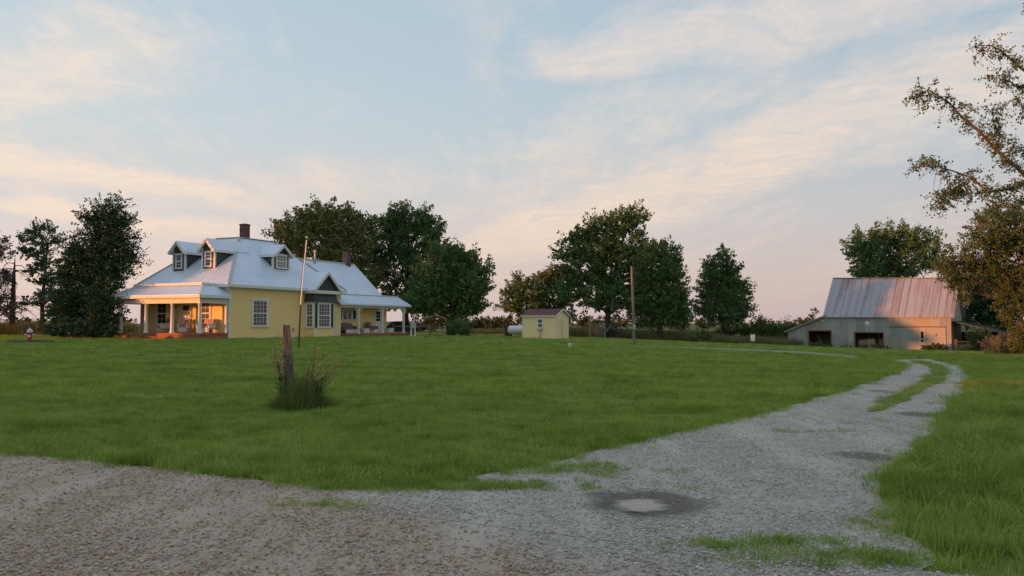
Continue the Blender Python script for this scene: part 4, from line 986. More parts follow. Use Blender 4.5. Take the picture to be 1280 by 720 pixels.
# ------------------------------------------------------------------ shed
def make_shed():
    c = ground_at(694, 74.8); rz = R(-4)
    rt = thing('garden_shed', 'small pale yellow shed with a dark red roof', 'shed', (c.x, c.y, c.z), rz)
    Ez, Rz = 2.15, 2.74      # corner at local origin, long wall to -x, gable wall to +y
    rt.rotation_euler = (0, 0, R(-27))
    w = MB(); w.box(-3.25, 0, 0, 3.0, -.3, Ez)
    w.add([(-3.25, 0, Ez), (-3.25, 3.0, Ez), (-3.25, 1.5, Rz - .06), (0, 0, Ez), (0, 3.0, Ez), (0, 1.5, Rz - .06)], [(0, 1, 2), (5, 4, 3), (0, 3, 4, 1), (1, 4, 5, 2), (2, 5, 3, 0)])
    w.build('wall', M['siding_shed'], rt)
    t = MB()
    for x, y in ((0, 0), (-3.25, 0), (0, 3.0)):
        t.box(x - .06, x + .025, y - .025, y + .06, -.28, Ez - .1)
    t.box(-3.28, .02, -.03, -.003, Ez - .1, Ez + .02); t.build('trim', M['white'], rt)
    r = MB(); r.slab([(-3.4, -.14, Ez - .03), (.14, -.14, Ez - .03), (.14, 1.5, Rz), (-3.4, 1.5, Rz)], .06); r.slab([(-3.4, 3.14, Ez - .03), (.14, 3.14, Ez - .03), (.14, 1.5, Rz), (-3.4, 1.5, Rz)], .06)
    rf = r.build('roof', M['shingle'], rt)
    m = MB(); m.bar((.155, -.14, Ez - .09), (.155, 1.5, Rz - .06), .03, .12); m.bar((.155, 3.14, Ez - .09), (.155, 1.5, Rz - .06), .03, .12); m.bar((-3.4, -.155, Ez - .09), (.14, -.155, Ez - .09), .03, .10); m.build('rake_board', M['white'], rf)
    window(rt, (0, 0, 0), (1, 0, 0), (0, -1, 0), -1.72, -1.28, 1.02, 1.78, 1, .08, 2, 1, 'glass')
    d = MB(); d.box(.003, .03, 1.15, 1.9, .05, 1.68); dd = d.build('door', M['siding_shed'], rt)
    m = MB(); m.box(.003, .05, 1.07, 1.15, .0, 1.78); m.box(.003, .05, 1.9, 1.98, .0, 1.78); m.box(.003, .05, 1.15, 1.9, 1.68, 1.78); m.build('door_frame', M['white'], dd)
    m = MB(); m.box(.031, .045, 1.48, 1.515, .08, 1.66); m.build('door_seam', M['wood_dark'], dd)
    m = MB(); m.box(-1.75, -1.2, -.16, -.02, .78, .84); m.bar((-1.46, -.1, -.1), (-1.46, -.1, .8), .05, .05); m.build('window_bracket', M['galv'], rt)
make_shed()
# propane tank behind the shed
c = ground_at(650, 82); t = thing('propane_tank', 'white propane tank lying behind the yellow shed', 'tank', c, R(8))
m = MB(); pr = []
for i in range(9): a = math.pi / 2 * i / 8; pr.append((.42 * math.sin(a), -.95 - .3 * math.cos(a)))
pr += [(r_, -z) for r_, z in reversed(pr)]
vs = []; n_ = 18; fs = []
for r_, xx in pr:
    for k_ in range(n_): a = 2 * math.pi * k_ / n_; vs.append((xx, max(r_, .002) * math.cos(a), .72 + max(r_, .002) * math.sin(a)))
for i in range(len(pr) - 1):
    for k_ in range(n_): fs.append((i * n_ + k_, i * n_ + (k_ + 1) % n_, (i + 1) * n_ + (k_ + 1) % n_, (i + 1) * n_ + k_))
m.add(vs, fs, True); m.build('tank_body', M['tank'], t)
MB().lathe([(.16, 0), (.16, .1), (.1, .2)], (0, 0, 1.1), 14).build('valve_dome', M['tank'], t)
for xx in (-.7, .7): MB().box(xx - .08, xx + .08, -.3, .3, -.1, .36).build('leg', M['galv'], t)
c = ground_at(636, 83); m = MB(); m.box(-.4, .4, -.04, .04, -.1, 1.15)
for i in range(5): m.box(-.4 + i * .17, -.28 + i * .17, -.07, -.045, -.1, 1.2)
o = m.build('board_screen', M['wood_dark']); o.location = c; tag(o, 'dark board screen standing beside the propane tank', 'screen')

# ------------------------------------------------------------------ small things on the lawn
# fire hydrant on its mulch bed
c = at(37, 428.5)
t = thing('fire_hydrant', 'red fire hydrant with a silver top standing in a dark mulch bed', 'hydrant', c + Vector((0, 0, .10)), R(20))
m = MB(); m.lathe([(.20, 0), (.20, .05), (.14, .07), (.135, .45), (.17, .47), (.17, .52)], (0, 0, 0), 16); m.build('barrel', M['red'], t)
m = MB(); m.lathe([(.18, .522), (.18, .56), (.155, .60), (.12, .68), (.05, .74), (.035, .75), (.035, .80)], (0, 0, 0), 16); m.build('bonnet', M['silver'], t)
for s_, nm_ in ((-1, 'nozzle'), (1, 'nozzle')): m = MB(); m.tube([(s_ * .13, 0, .36), (s_ * .23, 0, .36)], .065, 12).tube([(s_ * .23, 0, .36), (s_ * .27, 0, .36)], .075, 6); m.build(nm_, M['silver'], t)
m = MB(); m.tube([(0, -.13, .30), (0, -.25, .30)], .085, 12).tube([(0, -.25, .30), (0, -.29, .30)], .095, 6); m.build('pumper_nozzle', M['silver'], t)
m = MB(); k_ = 36; pts = [(0, 0, .12)] + [((1.35 + .07 * math.sin(5 * a) + .05 * math.sin(9 * a)) * math.cos(a), (1.0 + .06 * math.cos(7 * a)) * math.sin(a), .02) for a in np.linspace(0, 2 * np.pi, k_, endpoint=False)]
rim = [(x * .86, y * .86, .10) for x, y, z in pts[1:]]; pts += rim
m.add(pts, [(0, 1 + k_ + i, 1 + k_ + (i + 1) % k_) for i in range(k_)] + [(1 + i, 1 + (i + 1) % k_, 1 + k_ + (i + 1) % k_, 1 + k_ + i) for i in range(k_)], True)
mb_ = m.build('mulch_bed', M['mulch']); mb_.location = c + Vector((0, 0, .03)); tag(mb_, 'low dark mulch bed on the lawn around the hydrant', 'mulch bed')

# leaning flagpole
b = at(373, 436); top = P(383.5, 298, b.y); d = top - b
t = thing('flagpole', 'leaning flagpole, rusty below and white above, before the yellow wall', 'flagpole', b)
m = MB(); m.tube([(0, 0, -.2), d * .40 + Vector((-.06, 0, 0))], [.045, .04], 10); m.build('lower_pipe', M['rust_pipe'], t)
m = MB(); m.tube([d * .39 + Vector((-.06, 0, 0)), d * .985], [.036, .03], 10); m.build('upper_pipe', M['white_pipe'], t)
m = MB(); m.lathe([(.02, -.02), (.07, .03), (.07, .07), (.02, .12)], tuple(d), 10); m.build('finial', M['silver'], t)
m = MB(); m.tube([d * .38 + Vector((-.13, -.02, 0)), d * .96 + Vector((-.07, -.02, 0))], .012, 5); m.build('halyard', M['rust_pipe'], t)

# weathered fence post with weeds
b = at(369, 512); POSTB = b; PD = b.y
t = thing('fence_post', 'weathered split wooden fence post standing alone in dry weeds', 'fence post', b)
pp = [(368, 520), (366, 498), (364, 479), (361, 457), (359.5, 434), (358, 407)]; wd = [.092, .090, .087, .084, .080, .077]
m = MB(); vs = []; fs = []; n_ = 12; rr = random.Random(3); prof = [1 + rr.uniform(-.28, .22) for _ in range(n_)]
fine = []
for i in range(len(pp) - 1):
    for s_ in range(5): f_ = s_ / 5; fine.append((pp[i][0] * (1 - f_) + pp[i + 1][0] * f_, pp[i][1] * (1 - f_) + pp[i + 1][1] * f_, wd[i] * (1 - f_) + wd[i + 1] * f_))
fine.append((*pp[-1], wd[-1]))
for j, (x, y, r_) in enumerate(fine):
    q = P(x, y, PD) - b
    for k_ in range(n_):
        a = 2 * math.pi * k_ / n_ + .02 * j; rad = r_ * prof[k_] * (1 + .05 * math.sin(j * 1.1 + k_ * 2)); vs.append((q.x + rad * math.cos(a), q.y + rad * math.sin(a), q.z + (rr.uniform(-.02, .03) if j == len(fine) - 1 else 0)))
for j in range(len(fine) - 1):
    for k_ in range(n_): fs.append((j * n_ + k_, j * n_ + (k_ + 1) % n_, (j + 1) * n_ + (k_ + 1) % n_, (j + 1) * n_ + k_))
fs.append(tuple(range(len(vs) - n_, len(vs)))); m.add(vs, fs, False); m.build('shaft', M['post_wood'], t)
q = P(356, 428, PD) - b; m = MB(); m.lathe([(.015, -.03), (.03, -.012), (.028, .02), (.006, .03)], (q.x - .015, q.y - .05, q.z), 8); m.build('knot', M['wood_brown'], t)
m = MB(); q2 = P(361, 445, PD) - b; m.tube([(q2.x - .09, q2.y - .1, q2.z), (q2.x + .02, q2.y - .115, q2.z + .01), (q2.x + .1, q2.y - .05, q2.z + .02)], .006, 5); m.build('wire_staple', M['rust_pipe'], t)

# utility pole with a yard light
b = at(793, 431.5); top = P(789.5, 333, b.y); d = top - b
t = thing('utility_pole', 'grey wooden pole with a yard light standing in the lawn', 'pole', b)
m = MB(); m.tube([(0, 0, -.4), d * .5, d], [.115, .10, .085], 12); m.build('pole', M['wood_grey'], t)
q = P(789.8, 355, b.y) - b; m = MB(); m.tube([(q.x, q.y - .12, q.z - .05), (q.x - .2, q.y - .3, q.z + .02), (q.x - .36, q.y - .35, q.z + .03)], .025, 8); ar = m.build('lamp_arm', M['galv'], t)
m = MB(); m.tube([(q.x - .30, q.y - .35, q.z + .02), (q.x - .40, q.y - .35, q.z + .02), (q.x - .62, q.y - .35, q.z - .0)], [.07, .10, .05], 10); m.build('lamp_head', M['sign'], ar)
m = MB(); m.box(d.x * .2 - .1, d.x * .2 + .1, -.25, -.15, 1.2, 1.6); m.build('service_box', M['galv'], t)

# white marker tub on the lawn
b = at(712.5, 434.5); t = thing('bucket', 'small white bucket sitting alone on the lawn', 'bucket', b)
m = MB(); m.lathe([(.10, -.02), (.125, .22), (.13, .225)], (0, 0, 0), 14); m.build('body', M['sign'], t); MB().lathe([(.14, .22), (.14, .25), (.12, .26)], (0, 0, 0), 14).build('lid', M['sign'], t)
# post with a white box
b = at(941, 431.5); t = thing('sign_post', 'short brown post carrying a white box sign near the barn track', 'sign', b)
m = MB(); m.box(-.10, .10, -.07, .07, -.2, .5); m.build('post', M['wood_brown'], t); m = MB(); m.box(-.16, .16, -.12, .10, .38, .92); m.build('sign_panel', M['sign'], t); MB().box(-.18, .18, -.14, .12, .922, .955).build('cap', M['galv'], t)
# wooden swing
b = ground_at(746.5, 92); t = thing('garden_swing', 'wooden garden swing hanging in a plain timber frame', 'swing', b)
w2, hh = .83, 1.55
for s_ in (-1, 1):
    for y in (-.35, .45): m = MB(); m.bar((s_ * w2, y, -.3), (s_ * w2, y * .15, hh), .12, .12, up=(0, 1, 0)); m.build('leg', M['wood_grey'], t)
m = MB(); m.box(-w2 - .15, w2 + .15, -.06, .08, hh, hh + .13); m.build('crossbeam', M['wood_grey'], t)
m = MB()
for i in range(9): m.box(-.5 + i * .115, -.41 + i * .115, .16, .19, .62, 1.35)
m.box(-.52, .52, .19, .23, .65, .73); m.box(-.52, .52, .19, .23, 1.22, 1.32); m.build('bench_back', M['wood_brown'], t)
m = MB(); m.box(-.55, .55, -.3, .19, .52, .58); m.build('bench_seat', M['wood_brown'], t)
for s_ in (-1, 1): m = MB(); m.tube([(s_ * .58, 0, .55), (s_ * .6, 0, hh)], .02, 6); m.build('chain', M['rust_pipe'], t)
# brush pile with a tarp
b = ground_at(768, 93); t = thing('brush_pile', 'heap of dead branches partly under a green tarp', 'brush pile', b); rr = random.Random(5); m = MB()
for i in range(230):
    a, q = rr.uniform(0, 6.28), rr.uniform(0, 1) ** .6; x, y = 1.75 * q * math.cos(a), .9 * q * math.sin(a); z = rr.uniform(0, 1) * 1.75 * (1 - q ** 1.5) + .05; dv = Vector((rr.uniform(-1, 1), rr.uniform(-.6, .6), rr.uniform(-.3, .7))).normalized() * rr.uniform(.5, 1.2)
    p = Vector((x, y, z)); m.tube([p - dv / 2, p + Vector((0, 0, rr.uniform(-.06, .06))), p + dv / 2], [.045, .035, .012], 5)
m.build('branch_heap', M['bark_dead'], t)
m = MB(); gn = 12; vs = []; 
for i in range(gn):
    for j in range(gn): u_, v_ = i / (gn - 1), j / (gn - 1); x = -1.7 + 1.25 * u_; y = -.95 + 1.2 * v_; vs.append((x, y, .1 + 1.45 * u_ * (1 - .3 * (v_ - .6) ** 2) + .25 * math.sin(v_ * 2.5) + .05 * math.sin(9 * u_ + 5 * v_)))
fs = [(i * gn + j, (i + 1) * gn + j, (i + 1) * gn + j + 1, i * gn + j + 1) for i in range(gn - 1) for j in range(gn - 1)]
n0 = len(vs); vs += [(x, y, z - .03) for x, y, z in vs]; fs += [tuple(n0 + k_ for k_ in reversed(f_)) for f_ in fs]
m.add(vs, fs, True); m.build('tarp', M['tarp'], t)

# meter pedestal on two posts, rail fence and dark car behind the rear porch
b = ground_at(516.5, 72.5); b.z = 1.6 - 72.5 * 20.2 / F; t = thing('meter_pedestal', 'grey meter box on two pale posts beside the rear porch', 'meter box', b, R(12))
for x in (-.17, .17): m = MB(); m.box(x - .05, x + .05, -.05, .05, -.3, 1.15); m.build('leg', M['white'], t)
m = MB(); m.box(-.25, .25, -.16, .02, 1.0, 1.45); m.build('meter_cabinet', M['galv'], t); m = MB(); m.lathe([(.1, 0), (.1, .1), (.05, .14)], (0, -.06, 1.452), 12); m.build('meter_dial', M['silver'], t)
m = MB(); m.tube([(.02, .04, .9), (.02, .04, 2.2)], .03, 8); m.build('conduit', M['galv'], t)
fa, fb = ground_at(492, 84), ground_at(560, 88)
rail_section('brown rail fence running behind the rear porch to the dark trees', fa, fb, 1.15, 'wood_brown', 2, posts=4)
m = MB(); b = ground_at(556, 80); t = thing('garden_figure', 'small pale garden ornament standing by the fence end under the trees', 'ornament', b)
m.lathe([(.16, 0), (.18, .08), (.10, .14), (.14, .35), (.17, .55), (.11, .72), (.06, .78)], (0, 0, 0), 12); m.build('body', M['cardboard'], t); MB().lathe([(.04, .77), (.11, .86), (.10, .96), (.02, 1.03)], (0, 0, 0), 12).build('head', M['cardboard'], t)
def car(c, rz):
    t = thing('parked_car', 'dark car parked behind the rear porch and mostly hidden by it', 'car', c, rz)
    prof = [(-2.2, .35), (-2.25, .75), (-2.1, .95), (-1.5, 1.0), (-.95, 1.45), (.7, 1.5), (1.35, 1.02), (2.1, .9), (2.25, .6), (2.2, .35)]
    m = MB(); n = len(prof); vs = [(x, -.85 + (.12 if z > 1.1 else 0), z) for x, z in prof] + [(x, .85 - (.12 if z > 1.1 else 0), z) for x, z in prof]
    m.add(vs, [tuple(range(n)), tuple(reversed(range(n, 2 * n)))] + [(i, i + n, (i + 1) % n + n, (i + 1) % n) for i in range(n)]); m.build('body', M['car'], t)
    for y in (-.80, .80):
        s_ = -1 if y < 0 else 1; m = MB(); m.add([(-1.25, y, 1.04), (-.85, y - .05 * s_, 1.38), (.6, y - .05 * s_, 1.42), (1.1, y, 1.04), (-1.25, y + .03 * s_, 1.04), (-.85, y - .02 * s_, 1.38), (.6, y - .02 * s_, 1.42), (1.1, y + .03 * s_, 1.04)], [(0, 1, 2, 3), (7, 6, 5, 4), (0, 4, 5, 1), (1, 5, 6, 2), (2, 6, 7, 3), (3, 7, 4, 0)]); m.build('side_window', M['glass'], t)
        for x in (-1.4, 1.4):
            wm_ = MB().tube([(x, y, .33), (x, y + .1 * s_, .33)], .33, 16).build('wheel', M['tyre'], t); MB().tube([(x, y + .1 * s_, .33), (x, y + .115 * s_, .33)], .2, 12).build('rim', M['galv'], wm_)
c = ground_at(496, 90); car(c, R(35))

# ------------------------------------------------------------------ trees
def unit(v): return v / (np.linalg.norm(v, axis=-1, keepdims=True) + 1e-9)
def leaf_mesh(name, c, size, tint, mat, parent, r, axis=None, asp=.45):
    n = len(c); a = unit(r.normal(size=(n, 3))) if axis is None else unit(axis + r.normal(size=(n, 3)) * .55)
    b = unit(np.cross(a, unit(r.normal(size=(n, 3))))); s = size[:, None]
    nrm = np.cross(a, b)
    v = np.stack([c - a * s * .5, c + b * s * asp + nrm * s * .08, c + a * s * .5, c - b * s * asp + nrm * s * .08], 1).reshape(-1, 3)
    q = np.arange(4 * n).reshape(n, 4)
    me = fast_mesh(name, v, q, [('tint', 'FACE', 'FLOAT', tint.astype(np.float32))])
    return link_mesh(name, me, M[mat], parent)
def tree(name, label, cat, D, base_px, lobes, leaf='leaf_maple', bark='bark', n=9000, size=.30, puff=.75, tuft=.7, gap=.0, group='trees round the farmyard', trunk_r=.3, limbs=True, seed=1, lean=0, flat=1.0, base=None, fill=.55, ngrow=1.0, top_up=.5):
    """crown made of many leaf tufts carried by limbs; lobes are (px, py, rx, ry[, dy]) measured at depth D"""
    r = np.random.default_rng(seed); b = base if base is not None else ground_at(base_px, D); s = D / F
    t = thing(name, label, cat, b, 0, group)
    L = []
    for lb in lobes:
        p = P(lb[0], lb[1], D) - b; rx, rz = lb[2] * s, lb[3] * s; dy = lb[4] if len(lb) > 4 else r.uniform(-.35, .35) * rx
        L.append((np.array([p.x, p.y + dy, p.z]), np.array([rx, min(rx, rz) * .9 + .1 * rx, rz])))
    area = np.array([(l[1][0] * l[1][2]) for l in L]); share = area / area.sum()
    C = []; A = []; T = []; puffs = []
    for (c, rad), sh in zip(L, share):
        n_ = int(n * 2.1); m = max(6, int(sh * n_ / 44)); d = unit(r.normal(size=(m, 3))); rr_ = r.uniform(fill, 1.0, m) ** .8 * r.choice([.9, 1.0, 1.1], m, p=[.45, .45, .10])
        pc = c + d * rr_[:, None] * rad; ok = r.uniform(size=m) > gap; pc, d = pc[ok], d[ok]
        puffs.append(pc); mm = len(pc); k = max(8, int(sh * n_ / max(mm, 1)))
        ax = unit(d * np.array([1, 1, .8]) + np.array([0, 0, top_up]) + r.normal(size=(mm, 3)) * .3)
        pr = puff * 1.12 * r.uniform(.5, 1.35, mm)
        along = r.uniform(-.5, 1.0, (mm, k)) ; rad_ = (1.0 - .55 * np.clip(along, 0, 1))
        off = unit(r.normal(size=(mm, k, 3))) * (r.uniform(size=(mm, k)) ** .5 * rad_ * .62)[..., None] * np.array([1, 1, .8 * flat])
        pts = pc[:, None] + (off + ax[:, None] * along[..., None] * tuft) * pr[:, None, None]
        C.append(pts.reshape(-1, 3)); A.append(np.repeat(ax, k, 0)); T.append(np.repeat(r.uniform(0, 1, mm) * .6, k) + r.uniform(0, .4, mm * k))
    C = np.vstack(C); A = np.vstack(A); T = np.concatenate(T)
    keep = C[:, 2] > .05; C, A, T = C[keep], A[keep], T[keep]
    leaf_mesh('crown', C, size * .78 * r.uniform(.6, 1.3, len(C)), T, leaf, t, r, A)
    m = MB(); top = max(L, key=lambda l: l[0][2] + l[1][2]); h = top[0][2] + top[1][2] * .3
    zc = min(l[0][2] for l in L); tp = [Vector((0, 0, -.4))]; nst = 6
    for i in range(1, nst + 1):
        f = i / nst; tp.append(Vector((top[0][0] * f ** 1.6 + r.normal() * .06, top[0][1] * f ** 1.6 + r.normal() * .06, h * f)))
    m.tube(tp, [trunk_r * 1.25] + [trunk_r * (1 - .85 * (i / nst)) for i in range(1, nst + 1)], 9)
    if limbs:
        allp = np.vstack(puffs)
        for (c, rad) in L:
            z0 = min(max(c[2] - rad[2] * 1.2, h * .18), h * .8); f = z0 / h; st = Vector((top[0][0] * f ** 1.6, top[0][1] * f ** 1.6, z0)); e = Vector(c)
            md = st.lerp(e, .5) + Vector((r.normal() * .15, r.normal() * .15, -.12 * rad[2])); tr = trunk_r * (1 - .8 * f)
            m.tube([st, md, e], [tr * .62, tr * .45, tr * .18], 6)
            near = allp[np.linalg.norm((allp - c) / rad, axis=1) < 1.15]
            for q in near[r.permutation(len(near))[:10]]:
                qq = Vector(q); m.tube([md.lerp(e, r.uniform(.2, .9)), md.lerp(qq, .6) + Vector((0, 0, .15)), qq], [tr * .25, tr * .16, .015], 4)
    m.build('trunk', M[bark], t)
    return t
G1 = 'trees beside the house'; G2 = 'trees behind the house'; G3 = 'trees beyond the shed'; G4 = 'trees around the barn'
tree('cedar_tree', 'large dark ragged cedar standing close beside the front porch', 'tree', 61.6, 116,
     [(140, 272, 18, 20), (158, 278, 11, 9), (122, 290, 22, 18), (112, 275, 9, 9), (150, 302, 22, 15), (112, 318, 28, 20), (146, 330, 22, 18), (92, 314, 10, 10), (160, 318, 11, 10), (92, 345, 16, 20), (120, 352, 32, 24), (108, 382, 36, 26), (140, 370, 15, 20, -1.0), (88, 392, 20, 22), (112, 405, 36, 16), (80, 410, 18, 9), (143, 392, 12, 18, -1.6), (150, 378, 8, 9, -1.8), (140, 410, 14, 8, -1.6)],
     'leaf_cedar', n=34000, size=.17, puff=.62, tuft=1.5, trunk_r=.32, seed=3, group=G1, fill=.35, top_up=.12, flat=.7)
tree('shrub', 'low leafy shrub growing at the foot of the dark cedar', 'shrub', 58, 92, [(72, 409, 16, 10), (100, 411, 20, 9), (130, 413, 18, 6)], 'leaf_cedar', n=2600, size=.16, puff=.4, trunk_r=.04, seed=4, group='low shrubs')
tree('pine_tree', 'slender open pine with a bare trunk left of the dark cedar', 'tree', 76, 51,
     [(47, 288, 13, 7), (62, 287, 7, 6), (35, 298, 12, 5), (60, 303, 18, 6), (75, 300, 7, 4), (42, 316, 18, 6), (32, 314, 8, 4), (64, 328, 18, 8), (45, 338, 14, 5), (70, 345, 16, 10), (52, 352, 14, 6), (66, 372, 18, 9), (40, 378, 16, 4), (72, 390, 14, 9)],
     'leaf_pine', n=5200, size=.22, puff=.62, tuft=.9, trunk_r=.22, seed=5, group=G1, flat=.6)
tree('dying_tree', 'sparse mauve leaved tree at the west edge of the yard', 'tree', 74, -14,
     [(-10, 305, 17, 18), (4, 318, 11, 12), (-14, 345, 22, 20), (6, 352, 10, 12), (-4, 378, 20, 14), (10, 390, 14, 8)], 'leaf_mauve', n=3200, size=.2, puff=.75, trunk_r=.22, seed=6, group=G1, gap=.15)
def snag():
    b = ground_at(15.5, 75); t = thing('dead_tree', 'bare dead trunk with drooping dry branches left of the pine', 'tree', b, 0, G1); r = random.Random(4); s = 75 / F; h = (402 - 316) * s + .8
    m = MB(); m.tube([(0, 0, -.3), (.03, 0, h * .4), (.06, .02, h * .75), (.12, 0, h)], [.3, .24, .14, .03], 9); m.build('trunk', M['bark_dead'], t)
    m = MB()
    for i in range(34):
        z = h * r.uniform(.2, .93); a = r.uniform(0, 6.283); l = r.uniform(.8, 3.4) * (1.1 - z / h * .7); dx, dy = math.cos(a) * l, math.sin(a) * l; dr = r.uniform(.2, .75) * l
        p = [Vector((.05, 0, z)), Vector((dx * .4, dy * .4, z + .05)), Vector((dx * .75, dy * .75, z - dr * .4)), Vector((dx, dy, z - dr))]; m.tube(p, [.045, .035, .022, .008], 5)
        for k in range(4):
            q = p[1].lerp(p[3], r.uniform(0, 1)); m.tube([q, q + Vector((r.uniform(-.4, .4), r.uniform(-.4, .4), -r.uniform(.15, .7)))], [.014, .005], 4)
    m.build('dead_branches', M['bark_dead'], t)
snag()
tree('maple_tree', 'broad maple rising directly behind the house roof', 'tree', 92, 420,
     [(405, 278, 30, 20), (378, 284, 22, 15), (352, 291, 15, 9), (430, 283, 26, 20), (395, 305, 34, 20), (450, 290, 22, 20), (432, 315, 34, 24), (365, 308, 22, 15), (450, 345, 24, 26), (415, 345, 24, 26)], n=19000, size=.32, puff=.9, tuft=1.1, trunk_r=.4, seed=11, group=G2, leaf='leaf_olive', gap=.05)
tree('maple_tree', 'tall maple standing behind the rear chimney', 'tree', 96, 508,
     [(512, 275, 28, 17), (535, 284, 17, 13), (490, 280, 18, 16), (482, 304, 22, 20), (515, 303, 34, 24), (545, 300, 13, 12), (500, 335, 26, 22), (534, 336, 24, 24), (470, 330, 14, 20), (490, 370, 14, 20), (528, 372, 20, 20)], n=17000, size=.32, puff=.9, tuft=1.0, trunk_r=.4, seed=12, group=G2, gap=.1)
tree('maple_tree', 'low spreading maple at the east end of the house', 'tree', 88, 566,
     [(562, 330, 28, 20), (585, 325, 14, 14), (545, 352, 34, 24), (584, 352, 22, 24), (605, 338, 8, 9), (603, 362, 9, 10), (566, 376, 40, 20), (530, 378, 24, 18), (590, 384, 14, 10), (555, 318, 16, 14)], n=17000, size=.30, puff=.85, tuft=1.0, trunk_r=.38, seed=13, group=G2, fill=.45)
tree('maple_tree', 'tall spreading maple with ragged top rising behind the utility pole', 'tree', 100, 757,
     [(790, 272, 18, 13), (770, 280, 20, 12), (742, 288, 18, 12), (720, 297, 16, 9), (705, 316, 16, 9), (745, 312, 30, 18), (782, 302, 28, 22), (728, 336, 28, 18), (768, 338, 32, 22), (745, 366, 26, 22), (716, 362, 16, 16), (780, 372, 24, 22), (800, 330, 18, 22)], n=22000, size=.32, puff=.85, tuft=1.25, trunk_r=.4, seed=14, group=G3, gap=.08)
tree('maple_tree', 'dark dense maple right beside the ragged topped maple', 'tree', 98, 824,
     [(828, 316, 20, 14), (840, 326, 12, 11), (815, 338, 26, 22), (842, 352, 18, 22), (822, 372, 34, 22), (850, 382, 14, 16), (810, 392, 26, 16), (840, 396, 22, 12), (796, 372, 16, 20)], n=16000, size=.30, puff=.85, tuft=1.0, trunk_r=.35, seed=15, group=G3, fill=.4)
tree('ash_tree', 'small open tree with low branches behind the shed roof', 'tree', 108, 662,
     [(640, 366, 14, 9), (652, 354, 13, 8), (662, 368, 22, 12), (636, 382, 12, 8), (660, 386, 22, 10)], n=5200, size=.28, puff=.75, tuft=1.1, trunk_r=.22, seed=16, group=G3, gap=.12)
tree('ash_tree', 'yellowish green tree between the shed and the tall maple', 'tree', 112, 694,
     [(688, 346, 16, 12), (676, 358, 14, 12), (702, 352, 18, 16), (690, 374, 24, 16), (704, 394, 18, 12), (676, 392, 16, 10)], 'leaf_olive', n=8000, size=.3, puff=.8, tuft=1.0, trunk_r=.25, seed=17, group=G3)
tree('oak_tree', 'lone cone shaped tree standing apart east of the maples', 'tree', 102, 903,
     [(903, 320, 8, 9), (900, 334, 17, 11), (916, 338, 9, 8), (888, 344, 11, 8), (902, 354, 26, 12), (922, 360, 15, 9), (884, 366, 13, 9), (904, 374, 33, 14), (926, 384, 14, 9), (900, 394, 32, 13), (880, 388, 13, 9)], n=13000, size=.3, puff=.75, tuft=1.1, trunk_r=.28, seed=18, group=G3, gap=.06)
tree('maple_tree', 'broad tree rising behind the barn roof', 'tree', 118, 1118,
     [(1108, 295, 20, 12), (1085, 300, 18, 12), (1128, 300, 20, 13), (1152, 305, 18, 15), (1168, 322, 12, 14), (1072, 315, 13, 12), (1100, 318, 30, 18), (1140, 325, 30, 20), (1082, 336, 18, 12), (1112, 350, 40, 22)], n=14000, size=.36, puff=1.0, tuft=1.2, trunk_r=.38, seed=19, group=G4, gap=.08)
for i_, (x_, y_, lab_) in enumerate(((-63, 72, 'unseen bushy maple added west of the dying tree for its shade'), (-72, 84, 'unseen maple added farthest north of the western shade trees'), (-61, 61, 'unseen maple added nearest the road of the western shade trees'), (-70, 66, 'unseen maple added behind the other western shade trees'), (-62, 50.8, 'unseen slim maple added south of the others to shade the cedar'))):  # out-of-frame maples added to keep low sun off the yard trees
    d_ = y_; pc = 640 + x_ / d_ * F; k_ = F / d_
    tree('maple_tree', lab_, 'tree', d_, 0, [(pc + a_ * k_ * (.42 if i_ == 4 else 1), HOR - h_ * k_, rx_ * k_ * (.42 if i_ == 4 else 1), rz_ * k_) for a_, h_, rx_, rz_ in ((0, 6, 5.0, 4), (-2.5, 10.5, 4, 3.4), (2.6, 10.2, 4, 3.2), (.2, 14, 4, 3), (3.2, 4.5, 3.2, 2), (-3.4, 4.8, 3.2, 2.4))], n=8000, size=.36, puff=.9, seed=80 + i_, group='unseen trees added for shade west of the yard', fill=.2, base=Vector((x_, y_, tzf(x_, y_))))
tree('maple_tree', 'unseen maple added on the western shade bank to shade the pole', 'tree', 40.5, 0, [(-560, 250, 70, 50), (-540, 320, 70, 60), (-580, 330, 60, 50), (-555, 200, 50, 40), (-560, 130, 50, 50)], n=6500, size=.34, puff=.9, seed=27, group='unseen trees added for shade west of the yard', fill=.2, base=Vector((-47, 40.5, tzf(-47, 40.5))))  # added out of frame so its shadow falls on the utility pole
tree('oak_tree', 'dark tree standing behind the east lean-to of the barn', 'tree', 98, 1232,
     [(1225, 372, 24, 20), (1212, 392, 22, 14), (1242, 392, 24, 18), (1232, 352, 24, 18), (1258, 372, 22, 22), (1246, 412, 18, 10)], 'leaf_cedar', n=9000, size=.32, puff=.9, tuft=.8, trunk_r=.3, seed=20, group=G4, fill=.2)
# sunlit tree whose low boughs hang before the barn's east end
tree('elm_tree', 'sunlit golden leaved tree whose drooping boughs cover the barn corner', 'tree', 44, 1300,
     [(1262, 262, 26, 16), (1240, 282, 28, 16), (1275, 290, 28, 22), (1218, 302, 22, 12), (1196, 322, 22, 10), (1238, 312, 30, 18), (1178, 334, 14, 8), (1275, 325, 30, 24), (1212, 338, 26, 12), (1202, 362, 12, 16), (1246, 342, 20, 12), (1282, 362, 20, 22), (1264, 345, 16, 10), (1300, 300, 30, 30), (1320, 340, 30, 34), (1226, 326, 26, 14), (1208, 350, 16, 20), (1262, 372, 22, 26), (1278, 400, 18, 22), (1240, 296, 30, 18), (1186, 344, 12, 12), (1290, 420, 16, 20)],
     'leaf_gold', 'bark_red', n=24000, size=.125, puff=.42, tuft=.9, trunk_r=.2, seed=21, group=G4, gap=.06, top_up=-.25)
